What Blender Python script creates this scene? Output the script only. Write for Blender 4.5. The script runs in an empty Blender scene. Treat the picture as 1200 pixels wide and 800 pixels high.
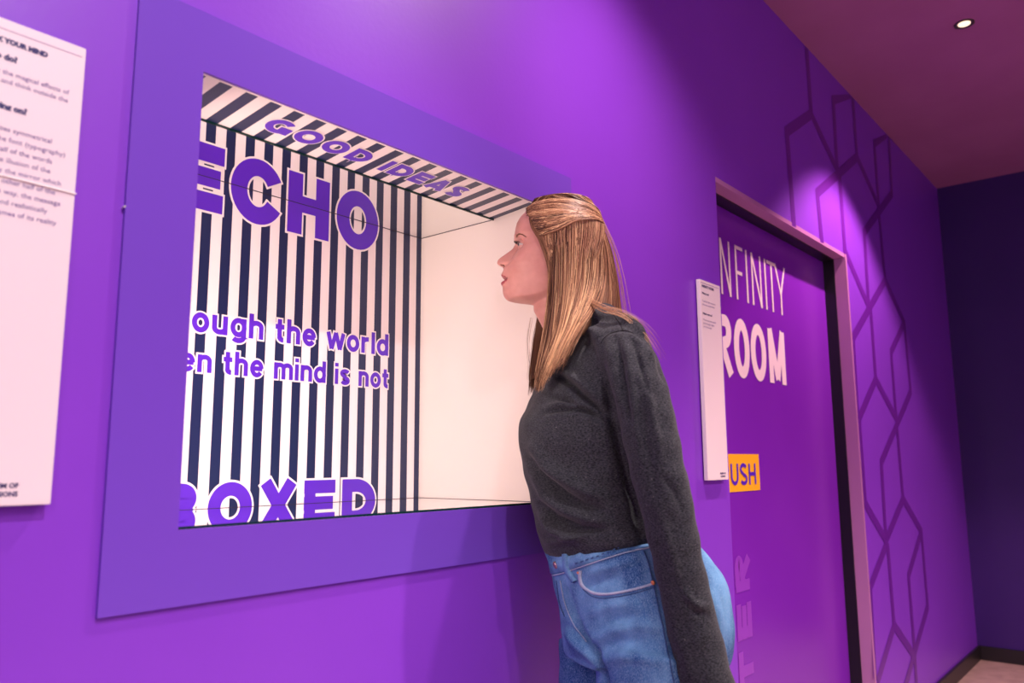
import bpy, bmesh, math, random
import numpy as np
from mathutils import Vector, Matrix
from mathutils.bvhtree import BVHTree
random.seed(7); rng = np.random.default_rng(7)
C = bpy.context.scene.collection
sc = bpy.context.scene

# ---------------------------------------------------------------- camera
FPX = 933.198
YAW, PITCH, ROLL = math.radians(50.144), math.radians(8.572), math.radians(-0.342)
CAM = np.array([0.0, -1.0363, 1.15])
_f = np.array([math.sin(YAW)*math.cos(PITCH), math.cos(YAW)*math.cos(PITCH), math.sin(PITCH)])
_r = np.array([math.cos(YAW), -math.sin(YAW), 0.0]); _u = np.cross(_r, _f)
_r2 = _r*math.cos(ROLL) + _u*math.sin(ROLL); _u2 = -_r*math.sin(ROLL) + _u*math.cos(ROLL)
cd = bpy.data.cameras.new('camera'); cam = bpy.data.objects.new('camera', cd); C.objects.link(cam)
cd.sensor_width = 36; cd.lens = FPX/1200*36; cd.clip_start = 0.02
cam.matrix_world = Matrix(((_r2[0], _u2[0], -_f[0], CAM[0]), (_r2[1], _u2[1], -_f[1], CAM[1]), (_r2[2], _u2[2], -_f[2], CAM[2]), (0, 0, 0, 1)))
cd.dof.use_dof = True; cd.dof.focus_distance = 1.75; cd.dof.aperture_fstop = 4.0
sc.camera = cam

# ---------------------------------------------------------------- world, exposure
w = bpy.data.worlds.new('world'); sc.world = w; w.use_nodes = True
w.node_tree.nodes['Background'].inputs[0].default_value = (0.02, 0.015, 0.02, 1)
w.node_tree.nodes['Background'].inputs[1].default_value = 1.0
sc.view_settings.view_transform = 'Standard'; sc.view_settings.look = 'None'
sc.view_settings.exposure = 0.35; sc.view_settings.gamma = 1

CEIL = 2.845
LED_W = 2.1
# recessed downlights, the last three unseen and added for fill: x, y, watts, colour, half angle
DOWN = [(3.386, -0.54, 190, (1.0, .58, .66), 50), (1.50, -0.54, 120, (1.0, .78, .76), 58), (0.35, -1.45, 130, (1.0, .86, .93), 34),
        (1.95, -2.3, 330, (1.0, .82, .74), 62), (0.55, -2.3, 80, (1.0, .84, .80), 66), (-1.3, -2.3, 110, (1.0, .88, .90), 66), (4.05, -2.1, 210, (1.0, .60, .72), 60)]
for i, (x, y, e, col, ha) in enumerate(DOWN):
    ld = bpy.data.lights.new('downlight_beam', 'SPOT'); ld.energy = e; ld.color = col
    ld.spot_size = math.radians(2*ha); ld.spot_blend = (0.35, 0.9, 0.6, 0.5, 0.5, 0.5, 0.8)[i]; ld.shadow_soft_size = 0.035
    lo = bpy.data.objects.new('downlight_beam', ld); C.objects.link(lo); lo.location = (x, y, CEIL-0.012)
    if i == 2: lo.rotation_euler = Vector((-.20, 1.45, -1.40)).to_track_quat('-Z', 'Y').to_euler()   # gimbal spot turned to the wall
# added soft fill light behind the camera, no fixture belongs to it
al = bpy.data.lights.new('added_fill_light', 'AREA'); al.shape = 'RECTANGLE'; al.size = 2.2; al.size_y = 1.2; al.energy = 22; al.color = (1, .82, .78)
ao = bpy.data.objects.new('added_fill_light', al); C.objects.link(ao); ao.location = (-0.9, -2.6, 2.4)
ao.rotation_euler = Vector((1.6, 2.3, -1.2)).to_track_quat('-Z', 'Y').to_euler()

# ---------------------------------------------------------------- helpers
def P(px, py, w):
    """a point at horizontal distance w in front of the viewpoint (design-time ruler)"""
    d = _r2*((px-600)/FPX) - _u2*((py-400)/FPX) + _f
    fh = np.array([math.sin(YAW), math.cos(YAW), 0]); return CAM + d*(w/(d@fh))
def wallxz(px, py, y=0.0):
    d = _r2*((px-600)/FPX) - _u2*((py-400)/FPX) + _f
    q = CAM + d*((y-CAM[1])/d[1]); return q[0], q[2]
FH = np.array([math.sin(YAW), math.cos(YAW), 0]); ZZ = np.array([0, 0, 1.0])

def mat(name, col, rough=.5, metal=0, spec=.5, **k):
    m = bpy.data.materials.new(name); m.use_nodes = True; b = m.node_tree.nodes['Principled BSDF']
    b.inputs['Base Color'].default_value = (*col, 1); b.inputs['Roughness'].default_value = rough
    b.inputs['Metallic'].default_value = metal; b.inputs['Specular IOR Level'].default_value = spec
    for kk, v in k.items(): b.inputs[kk.replace('_', ' ')].default_value = v
    return m
def nodes(m): return m.node_tree.nodes, m.node_tree.links, m.node_tree.nodes['Principled BSDF']
def noise_col(m, c1, c2, scale=8, detail=3, bump=0, bscale=60, stretch=(1, 1, 1), lo=.35, hi=.65):
    n, l, b = nodes(m); tc = n.new('ShaderNodeTexCoord'); mp = n.new('ShaderNodeMapping'); mp.inputs['Scale'].default_value = stretch
    l.new(tc.outputs['Object'], mp.inputs[0])
    t = n.new('ShaderNodeTexNoise'); t.inputs['Scale'].default_value = scale; t.inputs['Detail'].default_value = detail; l.new(mp.outputs[0], t.inputs[0])
    r = n.new('ShaderNodeValToRGB'); r.color_ramp.elements[0].color = (*c1, 1); r.color_ramp.elements[1].color = (*c2, 1)
    r.color_ramp.elements[0].position = lo; r.color_ramp.elements[1].position = hi
    l.new(t.outputs[0], r.inputs[0]); l.new(r.outputs[0], b.inputs['Base Color'])
    if bump:
        t2 = n.new('ShaderNodeTexNoise'); t2.inputs['Scale'].default_value = bscale; t2.inputs['Detail'].default_value = 3; l.new(mp.outputs[0], t2.inputs[0])
        bp = n.new('ShaderNodeBump'); bp.inputs['Strength'].default_value = bump; bp.inputs['Distance'].default_value = .002
        l.new(t2.outputs[0], bp.inputs['Height']); l.new(bp.outputs[0], b.inputs['Normal'])
    return m

def link(name, me, m=None, parent=None, smooth=False):
    o = bpy.data.objects.new(name, me); C.objects.link(o)
    if m is not None:
        for mm in (m if isinstance(m, (list, tuple)) else [m]): me.materials.append(mm)
    if parent: o.parent = parent; o.matrix_parent_inverse = parent.matrix_world.inverted() if False else Matrix.Identity(4)
    if smooth: me.shade_smooth()
    return o
def mesh(name, vs, fs, m=None, parent=None, smooth=False):
    me = bpy.data.meshes.new(name); me.from_pydata([tuple(map(float, v)) for v in vs], [], fs); me.update()
    return link(name, me, m, parent, smooth)
class MB:
    def __init__(s): s.v = []; s.f = []; s.mi = []
    def add(s, vs, fs, mi=0):
        b = len(s.v); s.v += [tuple(map(float, v)) for v in vs]; s.f += [tuple(i+b for i in f) for f in fs]; s.mi += [mi]*len(fs)
    def box(s, a, b, mi=0):
        (x0, y0, z0), (x1, y1, z1) = a, b
        s.add([(x0, y0, z0), (x1, y0, z0), (x1, y1, z0), (x0, y1, z0), (x0, y0, z1), (x1, y0, z1), (x1, y1, z1), (x0, y1, z1)],
              [(0, 3, 2, 1), (4, 5, 6, 7), (0, 1, 5, 4), (1, 2, 6, 5), (2, 3, 7, 6), (3, 0, 4, 7)], mi)
    def build(s, name, m=None, parent=None, smooth=False):
        o = mesh(name, s.v, s.f, m, parent, smooth); o.data.polygons.foreach_set('material_index', s.mi); return o
def box(name, a, b, m, parent=None, bevel=0):
    mb = MB(); mb.box(a, b); o = mb.build(name, m, parent)
    if bevel:
        bm = bmesh.new(); bm.from_mesh(o.data); bmesh.ops.bevel(bm, geom=bm.edges[:], offset=bevel, segments=2, affect='EDGES'); bm.to_mesh(o.data); bm.free()
    return o
def struct(o): o['kind'] = 'structure'; return o
def thing(name, loc, label, cat, group=None):
    o = bpy.data.objects.new(name, None); C.objects.link(o); o.empty_display_size = .1
    o['label'] = label; o['category'] = cat
    if group: o['group'] = group
    return o
def tag(o, label, cat, group=None):
    o['label'] = label; o['category'] = cat
    if group: o['group'] = group
    return o
def tube_data(pts, rad, n=8, cap=True):
    pts = np.array(pts, float); m = len(pts); rad = np.broadcast_to(np.array(rad, float), (m,))
    T = np.gradient(pts, axis=0); T /= np.linalg.norm(T, axis=1)[:, None]+1e-12
    a = np.array([0.31, 0.2, 0.93]); vs = []; N = np.cross(T[0], a); N /= np.linalg.norm(N)
    for i in range(m):
        N = N - T[i]*(N@T[i]); N /= np.linalg.norm(N); B = np.cross(T[i], N)
        for k in range(n):
            t = 2*math.pi*k/n; vs.append(pts[i]+rad[i]*(N*math.cos(t)+B*math.sin(t)))
    fs = [(i*n+k, i*n+(k+1) % n, (i+1)*n+(k+1) % n, (i+1)*n+k) for i in range(m-1) for k in range(n)]
    if cap: fs += [tuple(range(n))[::-1], tuple((m-1)*n+k for k in range(n))]
    return vs, fs
def catmull(pts, n):
    p = np.array(pts, float); k = len(p)
    q = np.vstack([2*p[0]-p[1], p, 2*p[-1]-p[-2]]); t = np.linspace(0, k-1-1e-9, n); i = t.astype(int); f = (t-i)[:, None]
    a, b, c, d = q[i], q[i+1], q[i+2], q[i+3]
    return .5*((2*b)+(-a+c)*f+(2*a-5*b+4*c-d)*f**2+(-a+3*b-3*c+d)*f**3)

# ---------------------------------------------------------------- lettering from strokes
def arc(cx, cy, rx, ry, a0, a1, n=20):
    return [(cx+rx*math.cos(math.radians(a0+(a1-a0)*i/n)), cy+ry*math.sin(math.radians(a0+(a1-a0)*i/n))) for i in range(n+1)]
def heavy(ch, t):
    """heavy capitals, unit height, stroke t: returns advance width, strokes [(points, closed)]"""
    h = t/2; S = lambda *p: (list(p), False)
    if ch == 'E': W = .72; return W, [S((h, 0), (h, 1)), S((0, h), (W, h)), S((0, .5), (W*.93, .5)), S((0, 1-h), (W, 1-h))]
    if ch == 'F': W = .68; return W, [S((h, 0), (h, 1)), S((0, .5), (W*.9, .5)), S((0, 1-h), (W, 1-h))]
    if ch == 'H': W = .82; return W, [S((h, 0), (h, 1)), S((W-h, 0), (W-h, 1)), S((h, .5), (W-h, .5))]
    if ch == 'I': W = t; return W, [S((h, 0), (h, 1))]
    if ch == 'O': W = .94; return W, [(arc(W/2, .5, W/2-h, .515-h, 0, 360, 40)[:-1], True)]
    if ch == 'C': W = .9; return W, [(arc(.47, .5, .47-h, .515-h, 29, 331, 34), False)]
    if ch == 'G': W = .92; return W, [(arc(.47, .5, .47-h, .515-h, 42, 335, 34), False), S((.5, .40), (W, .40)), S((W-h*.9, .48), (W-h*.9, .04))]
    if ch == 'D': W = .85; return W, [([(W-.5+.0, h)] + arc(W-.5, .5, .5-h, .5-h, -90, 90, 24) + [(h, 1-h), (h, h)], True)]
    if ch == 'B':
        W = .8; return W, [S((h, 0), (h, 1)), ([(h, h)] + arc(W-.28, .29, .28-h, .29-h, -90, 90, 14) + [(h, .58-h)], False), ([(h, .58-h)] + arc(W-.31, .79-h/2, .27-h, .21-h/2, -90, 90, 14) + [(h, 1-h)], False)]
    if ch == 'X': W = .9; return W, [S((h*1.1, 0), (W-h*1.1, 1)), S((W-h*1.1, 0), (h*1.1, 1))]
    if ch == 'A': W = .9; return W, [S((h*.9, 0), (W/2, 1)), S((W-h*.9, 0), (W/2, 1)), S((.25, .26), (W-.25, .26))]
    if ch == 'S': W = .8; return W, [(arc(.4, .74, .4-h, .275-h, 25, 250, 16)[:-1] + arc(.4, .26, .4-h, .275-h, 80, -155, 16), False)]
    if ch == 'R':
        W = .8; return W, [S((h, 0), (h, 1)), ([(h, 1-h)] + arc(W-.3, .72, .28-h, .28-h, 90, -90, 14) + [(h, .44)], False), S((W*.45, .46), (W-h*.8, 0))]
    if ch == 'M': W = 1.0; return W, [S((h, 0), (h, 1)), S((W-h, 0), (W-h, 1)), S((h, 1), (W/2, .08)), S((W-h, 1), (W/2, .08))]
    if ch == 'N': W = .85; return W, [S((h, 0), (h, 1)), S((W-h, 0), (W-h, 1)), S((h, 1), (W-h, 0))]
    if ch == 'T': W = .8; return W, [S((W/2, 0), (W/2, 1)), S((0, 1-h), (W, 1-h))]
    if ch == 'Y': W = .9; return W, [S((W/2, 0), (W/2, .45)), S((W/2, .42), (h*.7, 1)), S((W/2, .42), (W-h*.7, 1))]
    if ch == 'U': W = .82; return W, [([(h, 1)] + arc(W/2, .41-.0, W/2-h, .41-h, 180, 360, 18) + [(W-h, 1)], False)]
    if ch == 'P': W = .75; return W, [S((h, 0), (h, 1)), ([(h, 1-h)] + arc(W-.3, .71, .3-h, .29-h, 90, -90, 14) + [(h, .42+h)], False)]
    if ch == ' ': return .35, []
    return .5, []
def lower(ch, t):
    """bold lower case: x height .73, ascender 1"""
    h = t/2; x = .73; S = lambda *p: (list(p), False); o = lambda c: (arc(c, x/2, .31-h, x/2+.01-h, 0, 360, 26)[:-1], True)
    arch = lambda x0, x1: ([(x0, .2)] + arc((x0+x1)/2, x-.25, (x1-x0)/2, .25-h, 180, 0, 14) + [(x1, 0)], False)
    if ch == 'o': return .62, [o(.31)]
    if ch == 'r': return .42, [S((h, 0), (h, x)), (arc(.35, x-.27, .35-h, .27-h, 180, 85, 8), False)]
    if ch == 'u': return .58, [([(h, x), (h, .27)] + arc(.29, .25, .29-h, .25-h, 180, 360, 14), False), S((.58-h, 0), (.58-h, x))]
    if ch == 'g': return .61, [o(.31), ([(.61-h, x)] + [(.61-h, .0)] + arc(.31, .0, .30-h, .24-h, 0, -150, 12), False)]
    if ch == 'h': return .58, [S((h, 0), (h, 1)), arch(h, .58-h)]
    if ch == 'n': return .58, [S((h, 0), (h, x)), arch(h, .58-h)]
    if ch == 'm': return .9, [S((h, 0), (h, x)), arch(h, .45), arch(.45, .9-h)]
    if ch == 't': return .38, [([(.17, .95), (.17, .22)] + arc(.32, .2, .15, .2-h, 180, 275, 8), False), S((0, x-h), (.36, x-h))]
    if ch == 'e': return .6, [(arc(.3, x/2, .3-h, x/2+.01-h, 0, 325, 24), False), S((h, x/2), (.6-h*.6, x/2))]
    if ch == 'w': return .86, [S((h*.8, x), (.24, 0)), S((.24, 0), (.43, x)), S((.43, x), (.62, 0)), S((.62, 0), (.86-h*.8, x))]
    if ch == 'l': return t, [S((h, 0), (h, 1))]
    if ch == 'i': return t, [S((h, 0), (h, x)), S((h, 1.0-t*.9), (h, 1.0))]
    if ch == 'd': return .61, [o(.31), S((.61-h, 0), (.61-h, 1))]
    if ch == 's': return .54, [(arc(.27, .535, .27-h, .205-h, 20, 240, 12)[:-1] + arc(.27, .195, .27-h, .205-h, 70, -160, 12), False)]
    if ch == ' ': return .3, []
    return .4, []
def ribbon(mb, pts, closed, wd, ext, tf, mi=0):
    p = np.array(pts, float)
    if not closed and ext:
        a = p[0]-p[1]; a /= np.linalg.norm(a); b = p[-1]-p[-2]; b /= np.linalg.norm(b); p = p.copy(); p[0] += a*ext; p[-1] += b*ext
    n = len(p); L = []; R = []
    for i in range(n):
        if closed: d0 = p[i]-p[i-1]; d1 = p[(i+1) % n]-p[i]
        else: d0 = p[i]-p[i-1] if i else p[1]-p[0]; d1 = p[i+1]-p[i] if i < n-1 else p[-1]-p[-2]
        d0 = d0/(np.linalg.norm(d0)+1e-9); d1 = d1/(np.linalg.norm(d1)+1e-9); t = d0+d1; t /= np.linalg.norm(t)+1e-9
        nn = np.array([-t[1], t[0]]); k = max(.45, nn@np.array([-d0[1], d0[0]])); L.append(p[i]+nn*wd/2/k); R.append(p[i]-nn*wd/2/k)
    vs = [tf(*q) for q in L]+[tf(*q) for q in R]; m = n if closed else n-1
    mb.add(vs, [(i, n+i, n+(i+1) % n, (i+1) % n) for i in range(m)], mi)
def word(glyph, text, t, gap, H, x0, x1, place, outline=0, sx=None, align='L'):
    """text set between x0 and x1; place(x, z, layer) -> world point; returns one mesh builder (material 0 letter, 1 outline)"""
    tot = 0; seq = []
    for ch in text:
        W, st = glyph(ch, t); seq.append((tot, st)); tot += W+gap
    tot -= gap
    if sx is None: sx = (x1-x0)/tot
    if align == 'R': x0 = x1-tot*sx
    mb = MB(); k = 0
    for off, st in seq:
        for pts, cl in st:
            k = (k+1) % 8; e = k*.05
            q = [((a+off)*sx, b*H) for a, b in pts]; tw = t*(sx*.5+H*.5)
            ribbon(mb, q, cl, tw, 0, lambda a, b: place(x0+a, b, 1+e), 0)
            if outline: ribbon(mb, q, cl, tw+2*outline, outline, lambda a, b: place(x0+a, b, e), 1)
    return mb
def clip_z(o, z, keep):
    bm = bmesh.new(); bm.from_mesh(o.data)
    bmesh.ops.bisect_plane(bm, geom=bm.verts[:]+bm.edges[:]+bm.faces[:], plane_co=(0, 0, z), plane_no=(0, 0, 1), clear_outer=keep == 'below', clear_inner=keep == 'above')
    bm.to_mesh(o.data); bm.free()
def small_text(name, body, x, z, size, y, m, parent, bold=0, sx=1.0, align='LEFT', width=None):
    cu = bpy.data.curves.new(name, 'FONT'); cu.body = body; cu.size = size; cu.align_x = align; cu.resolution_u = 2; cu.offset = bold
    cu.space_line = 1.25
    t = bpy.data.objects.new(name, cu); C.objects.link(t); bpy.context.view_layer.update()
    me = bpy.data.meshes.new_from_object(t.evaluated_get(bpy.context.evaluated_depsgraph_get())); bpy.data.objects.remove(t)
    k = sx
    if width: 
        xs = [v.co.x for v in me.vertices]; k = width/(max(xs)-min(xs))
    for v in me.vertices: v.co = Vector((x+v.co.x*k, y, z+v.co.y))
    me.materials.clear(); return link(name, me, m, parent)

# ---------------------------------------------------------------- materials
M_wall = noise_col(mat('purple_paint', (.2, .03, .5), .42), (.215, .040, .56), (.228, .044, .58), 3, 3, .12, 90)
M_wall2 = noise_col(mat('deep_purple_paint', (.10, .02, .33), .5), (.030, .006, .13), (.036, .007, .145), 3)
M_ceil = noise_col(mat('plum_ceiling_paint', (.22, .07, .15), .8), (.33, .11, .27), (.36, .125, .30), 3, 3, .1, 120)
M_floor = noise_col(mat('beige_vinyl_floor', (.42, .30, .22), .5), (.36, .26, .20), (.46, .34, .26), 14, 6)
M_base = mat('black_skirting', (.012, .011, .012), .4)
M_mural = mat('mural_purple', (.13, .012, .30), .38)
M_panel = mat('surround_purple_board', (.165, .062, .52), .3)
M_white = mat('white_print', (.86, .76, .745), .45)
M_cream = mat('cream_board', (.85, .76, .70), .4)
M_navy = mat('navy_print', (.014, .022, .075), .3)
M_let = mat('violet_print', (.10, .020, .50), .3)
M_letw = mat('white_outline_print', (.87, .77, .755), .4)
M_mirror = mat('mirror_glass', (.90, .93, .92), .02, 1.0)
M_green = mat('dark_green_glass_edge', (.004, .035, .028), .15)
M_text = mat('dark_blue_ink', (.02, .015, .12), .5)
M_text2 = mat('violet_ink', (.14, .09, .30), .5)
M_doorp = noise_col(mat('door_purple_laminate', (.2, .02, .42), .25), (.185, .016, .44), (.2, .02, .46), 2)
M_black = mat('black_door_gasket', (.008, .007, .009), .35)
M_reveal = mat('mauve_reveal', (.46, .20, .42), .35)
M_yel = mat('yellow_sticker', (.95, .50, .01), .45)
M_faint = mat('faint_violet_vinyl', (.27, .045, .52), .35)
# stripes in the box: alternate white and navy, on the world grid of the box
def stripe_mat(name, light, dark):
    m = mat(name, light, .28); n, l, b = nodes(m); g = n.new('ShaderNodeNewGeometry'); s = n.new('ShaderNodeSeparateXYZ'); l.new(g.outputs['Position'], s.inputs[0])
    def mth(op, a, v):
        q = n.new('ShaderNodeMath'); q.operation = op; l.new(a, q.inputs[0]); q.inputs[1].default_value = v; return q.outputs[0]
    x = mth('SUBTRACT', s.outputs[0], .7477-.0431*20); x = mth('DIVIDE', x, .04313); x = mth('FRACT', x, 0); x = mth('LESS_THAN', x, .485)
    mx = n.new('ShaderNodeMix'); mx.data_type = 'RGBA'; l.new(x, mx.inputs[0]); mx.inputs[6].default_value = (*light, 1); mx.inputs[7].default_value = (*dark, 1)
    l.new(mx.outputs[2], b.inputs['Base Color']); return m
M_stripe = stripe_mat('navy_white_stripes', (.86, .76, .745), (.014, .022, .075))

# ---------------------------------------------------------------- the room
X0, X1, Y0, Y1 = -2.6, 5.455, -3.6, 0.0
def wall_with_holes(name, x0, x1, z0, z1, holes, m, y=0.0, thick=.12):
    xs = sorted({x0, x1, *[h[0] for h in holes], *[h[1] for h in holes]}); zs = sorted({z0, z1, *[h[2] for h in holes], *[h[3] for h in holes]})
    mb = MB()
    for a, b in zip(xs, xs[1:]):
        for c, d in zip(zs, zs[1:]):
            if not any(h[0] <= a and b <= h[1] and h[2] <= c and d <= h[3] for h in holes): mb.box((a, y, c), (b, y+thick, d))
    o = mb.build(name, m)
    bm = bmesh.new(); bm.from_mesh(o.data); bmesh.ops.remove_doubles(bm, verts=bm.verts[:], dist=1e-5); bm.to_mesh(o.data); bm.free(); return o
DX0, DX1, DZ = 2.235, 3.485, 2.02
wall = struct(wall_with_holes('wall_left', X0, X1, 0, CEIL, [(.50, 1.345, 1.03, 1.74), (DX0, DX1, 0, DZ)], M_wall))
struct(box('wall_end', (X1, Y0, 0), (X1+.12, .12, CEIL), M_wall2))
struct(box('wall_right', (X0, Y0-.12, 0), (X1, Y0, CEIL), M_wall))
struct(box('wall_back', (X0-.12, Y0, 0), (X0, .12, CEIL), M_wall))
struct(box('floor', (X0, Y0, -.1), (X1, .12, 0), M_floor))
struct(box('ceiling', (X0, Y0, CEIL), (X1, .12, CEIL+.1), M_ceil))
struct(box('baseboard_left', (DX1+.02, -.014, 0), (X1, 0, .078), M_base, bevel=.002))
struct(box('baseboard_end', (X1-.014, Y0, 0), (X1, -.014, .078), M_base, bevel=.002))

# painted hexagon line mural on the wall beside and above the door
HEX = [[(944.7, 51.8), (950.4, 133.7)], [(950.4, 133.7), (921.7, 153.8)], [(921.7, 153.8), (930, 262)], [(950.4, 133.7), (980.6, 198.4)],
       [(976.3, 117), (995, 103)], [(976.3, 117), (980.6, 198.4)], [(998.5, 106), (1004, 184)], [(1004, 184), (957.5, 226)], [(957.5, 226), (962.8, 281)],
       [(1004, 184), (1029.4, 241)], [(1024.3, 168), (1038, 150)], [(1024.3, 168), (1029.4, 241)], [(1041, 156), (1045, 227)], [(1045, 227), (1012.5, 272)],
       [(983.5, 205), (990, 294)], [(990, 294), (1016.3, 356)], [(1012.5, 272), (1017.5, 356)], [(1029.4, 246), (1037, 328)], [(1037, 328), (999.4, 395)],
       [(1037, 328), (1059.4, 378)], [(1059.4, 378), (1044, 412)], [(1059.4, 378), (1066.9, 458.7)], [(1044, 412), (1050, 491)], [(1020, 361), (1026, 444)],
       [(1026, 444), (1006.9, 488.7)], [(1026, 444), (1050, 490)], [(1066.9, 458.7), (1032.5, 541)], [(999.4, 395), (1005, 490)], [(1032.5, 541), (1038, 633)], [(1051, 502), (1058, 584.4)],
       [(1058, 584.4), (1038, 633)], [(1058, 584.4), (1079.4, 622)], [(1079.4, 622), (1064.4, 674.4)], [(1079.4, 622), (1086.9, 710)], [(1064.4, 674.4), (1071.9, 768)],
       [(1006.5, 492), (1013.8, 590)], [(1013.8, 590), (1038, 633)], [(1039, 636), (1019.4, 687.5)], [(1040, 640), (1047.5, 732.5)], [(1047.5, 732.5), (1028.8, 796)],
       [(1047.5, 732.5), (1071.9, 769)], [(1086.9, 710), (1060, 806)], [(1019.4, 687.5), (1025, 790)], [(1072, 772), (1076, 835)]]
mb = MB()
for i, (a, b) in enumerate(HEX):
    yy = -.0010-.000025*i
    pa, pb = wallxz(*a), wallxz(*b)
    pa = (max(min(pa[0], 5.4), 2.6), min(pa[1], CEIL-.002)); pb = (pb[0], max(min(pb[1], CEIL-.002), .082))
    ribbon(mb, [pa, pb], False, .042, .012, lambda x, z: (x, yy, min(z, CEIL-.001)))
mural = mb.build('hexagon_mural_lines', M_mural, wall)

# ---------------------------------------------------------------- the door
door = bpy.data.objects.new('door_1', None); C.objects.link(door); struct(door)
R = .045; B = .085
mb = MB(); mb.box((DX1-.012, -.004, 0), (DX1+.004, R, DZ+.004)); mb.box((DX0+.0, -.0008, DZ-.012), (DX1-.012, R, DZ+.004));  mb.build('door_reveal', M_reveal, door)
mb = MB(); mb.box((DX1-.016, R, 0), (DX1, .118, DZ)); mb.box((DX0, R, DZ-.016), (DX1-.016, .118, DZ)); mb.box((DX0, R, 0), (DX0+.016, .118, DZ-.016)); mb.build('door_frame', M_black, door)
YD = .09
leaf = box('door_leaf', (DX0+.018, YD, .008), (DX1-.018, .118, DZ-.018), M_doorp, door)
pl = lambda x, z, l: (x, YD-.0008-.0004*l, z)
def pz(z0): return lambda x, z, l: (x, YD-.0008-.0004*l, z0+z)
# thin INFINITY over heavy ROOM
def condensed(spec, H, z0, t):
    mb = MB(); k2 = 0
    for ch, x0, x1 in spec:
        W, st = heavy(ch, .2); k = (x1-x0)/W
        for pts, cl in st:
            q = [(x0+(t/2)+(a-.1)/(W-.2)*(x1-x0-t) if W > .21 else (x0+x1)/2, z0+t/2*0+b*H) for a, b in pts]
            if ch in 'OCGDRP' : q = [(a, z0+t/2+(b-z0-.1*H)/(.8*H)*(H-t)) if cl or ch in 'RP' and len(pts) > 2 else (a, b) for a, b in q]
            elif ch in 'TFE' and abs(pts[0][1]-pts[1][1]) < 1e-6 and pts[0][1] > .8: q = [(x0, z0+H-t/2), (x1, z0+H-t/2)]
            elif ch == 'F' and abs(pts[0][1]-pts[1][1]) < 1e-6: q = [(x0, z0+.5*H), (x0+(x1-x0)*.85, z0+.5*H)]
            k2 = (k2+1) % 8
            ribbon(mb, q, cl, t, 0, lambda a, b: (a, YD-.0012-k2*.00004, b))
    return mb
condensed([('I', 2.375, 2.389), ('N', 2.434, 2.512), ('F', 2.553, 2.617), ('I', 2.64, 2.654), ('N', 2.688, 2.774), ('I', 2.806, 2.82), ('T', 2.831, 2.914), ('Y', 2.908, 3.008)], .192, 1.697, .0125).build('thin_white_lettering', M_white, leaf)
condensed([('R', 2.365, 2.498), ('O', 2.512, 2.637), ('O', 2.648, 2.782), ('M', 2.805, 2.962)], .200, 1.428, .040).build('bold_white_lettering', M_white, leaf)
st_ = box('yellow_sticker', (2.375, YD-.0012, 1.049), (2.668, YD-.0001, 1.170), M_yel, leaf)
word(heavy, 'PUSH', .17, .17, .069, 2.374, 2.636, lambda x, z, l: (x, YD-.002-.0002*l, 1.070+z)).build('sticker_lettering', M_let, st_)
# faded word running up the door edge: letters turned a quarter turn
word(heavy, 'ENTER', .27, .22, .105, .13, .855, lambda x, z, l: (2.545-z, YD-.0010-.0002*l, x)).build('faint_lettering', M_faint, leaf)

# ---------------------------------------------------------------- illusion box set into the wall
NX0, NX1, NZ0, NZ1 = .5435, 1.325, 1.063, 1.709
YB, ZM, ZF, YG = .360, 1.697, 1.067, .124
nb = thing('display_box', (0, 0, 0), 'recessed striped mirror box with violet words inside a violet surround, beside the woman', 'display box')
mb = MB(); a, b = -.006, 0.0
mb.box((.447, a, .965), (NX0, b, 1.800)); mb.box((NX1, a, .965), (1.452, b, 1.800)); mb.box((NX0, a, .965), (NX1, b, NZ0)); mb.box((NX0, a, NZ1), (NX1, b, 1.800))
o = mb.build('surround_board', M_panel, nb); bm = bmesh.new(); bm.from_mesh(o.data); bmesh.ops.remove_doubles(bm, verts=bm.verts[:], dist=1e-5); bm.to_mesh(o.data); bm.free()
box('white_cut_edge', (NX0, -.0005, NZ0-.0), (NX1, .004, NZ0+.0015), M_white, nb); box('white_cut_edge', (NX0, -.0005, NZ1-.0008), (NX1, .004, NZ1), M_white, nb)
back = box('striped_back_board', (.505, YB, NZ0-.01), (NX1, YB+.01, ZM+.004), M_stripe, nb)
box('cream_side_board', (NX1, .0005, NZ0-.01), (NX1+.01, YB+.01, NZ1+.006), M_cream, nb)
box('left_side_board', (.505, .004, NZ0-.01), (.515, YB, NZ1+.006), M_cream, nb)
mf = box('floor_mirror', (.515, -.001, NZ0+.0003), (NX1-.0005, YB-.0005, ZF), [M_mirror, M_green], nb)
mt = box('ceiling_mirror', (.515, YG, ZM), (NX1-.0005, YB-.0005, ZM+.006), [M_mirror, M_green], nb)
for o in (mf, mt):
    for p in o.data.polygons: p.material_index = 1 if p.normal.y < -.5 else 0
box('mirror_edge', (.515, YG-.003, ZM-.0022), (NX1-.0005, YG, ZM+.005), M_green, nb)
fas = mesh('striped_fascia', [(.515, .003, NZ1), (NX1, .003, NZ1), (NX1, YG, ZM+.0012), (.515, YG, ZM+.0012), (.515, .003, NZ1+.008), (NX1, .003, NZ1+.008), (NX1, YG, NZ1+.008), (.515, YG, NZ1+.008)],
           [(0, 3, 2, 1), (4, 5, 6, 7), (0, 1, 5, 4), (1, 2, 6, 5), (2, 3, 7, 6), (3, 0, 4, 7)], M_stripe, nb)
box('led_strip', (.5155, .012, NZ0+.02), (.5185, .022, NZ1-.11), mat('led_strip_glow', (1, 1, 1), .5, Emission_Color=(1, .76, .66, 1), Emission_Strength=6), nb)
ld = bpy.data.lights.new('led_strip_light', 'AREA'); ld.shape = 'RECTANGLE'; ld.size = .012; ld.size_y = .50; ld.spread = math.radians(140); ld.energy = LED_W; ld.color = (1, .76, .66)
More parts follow.
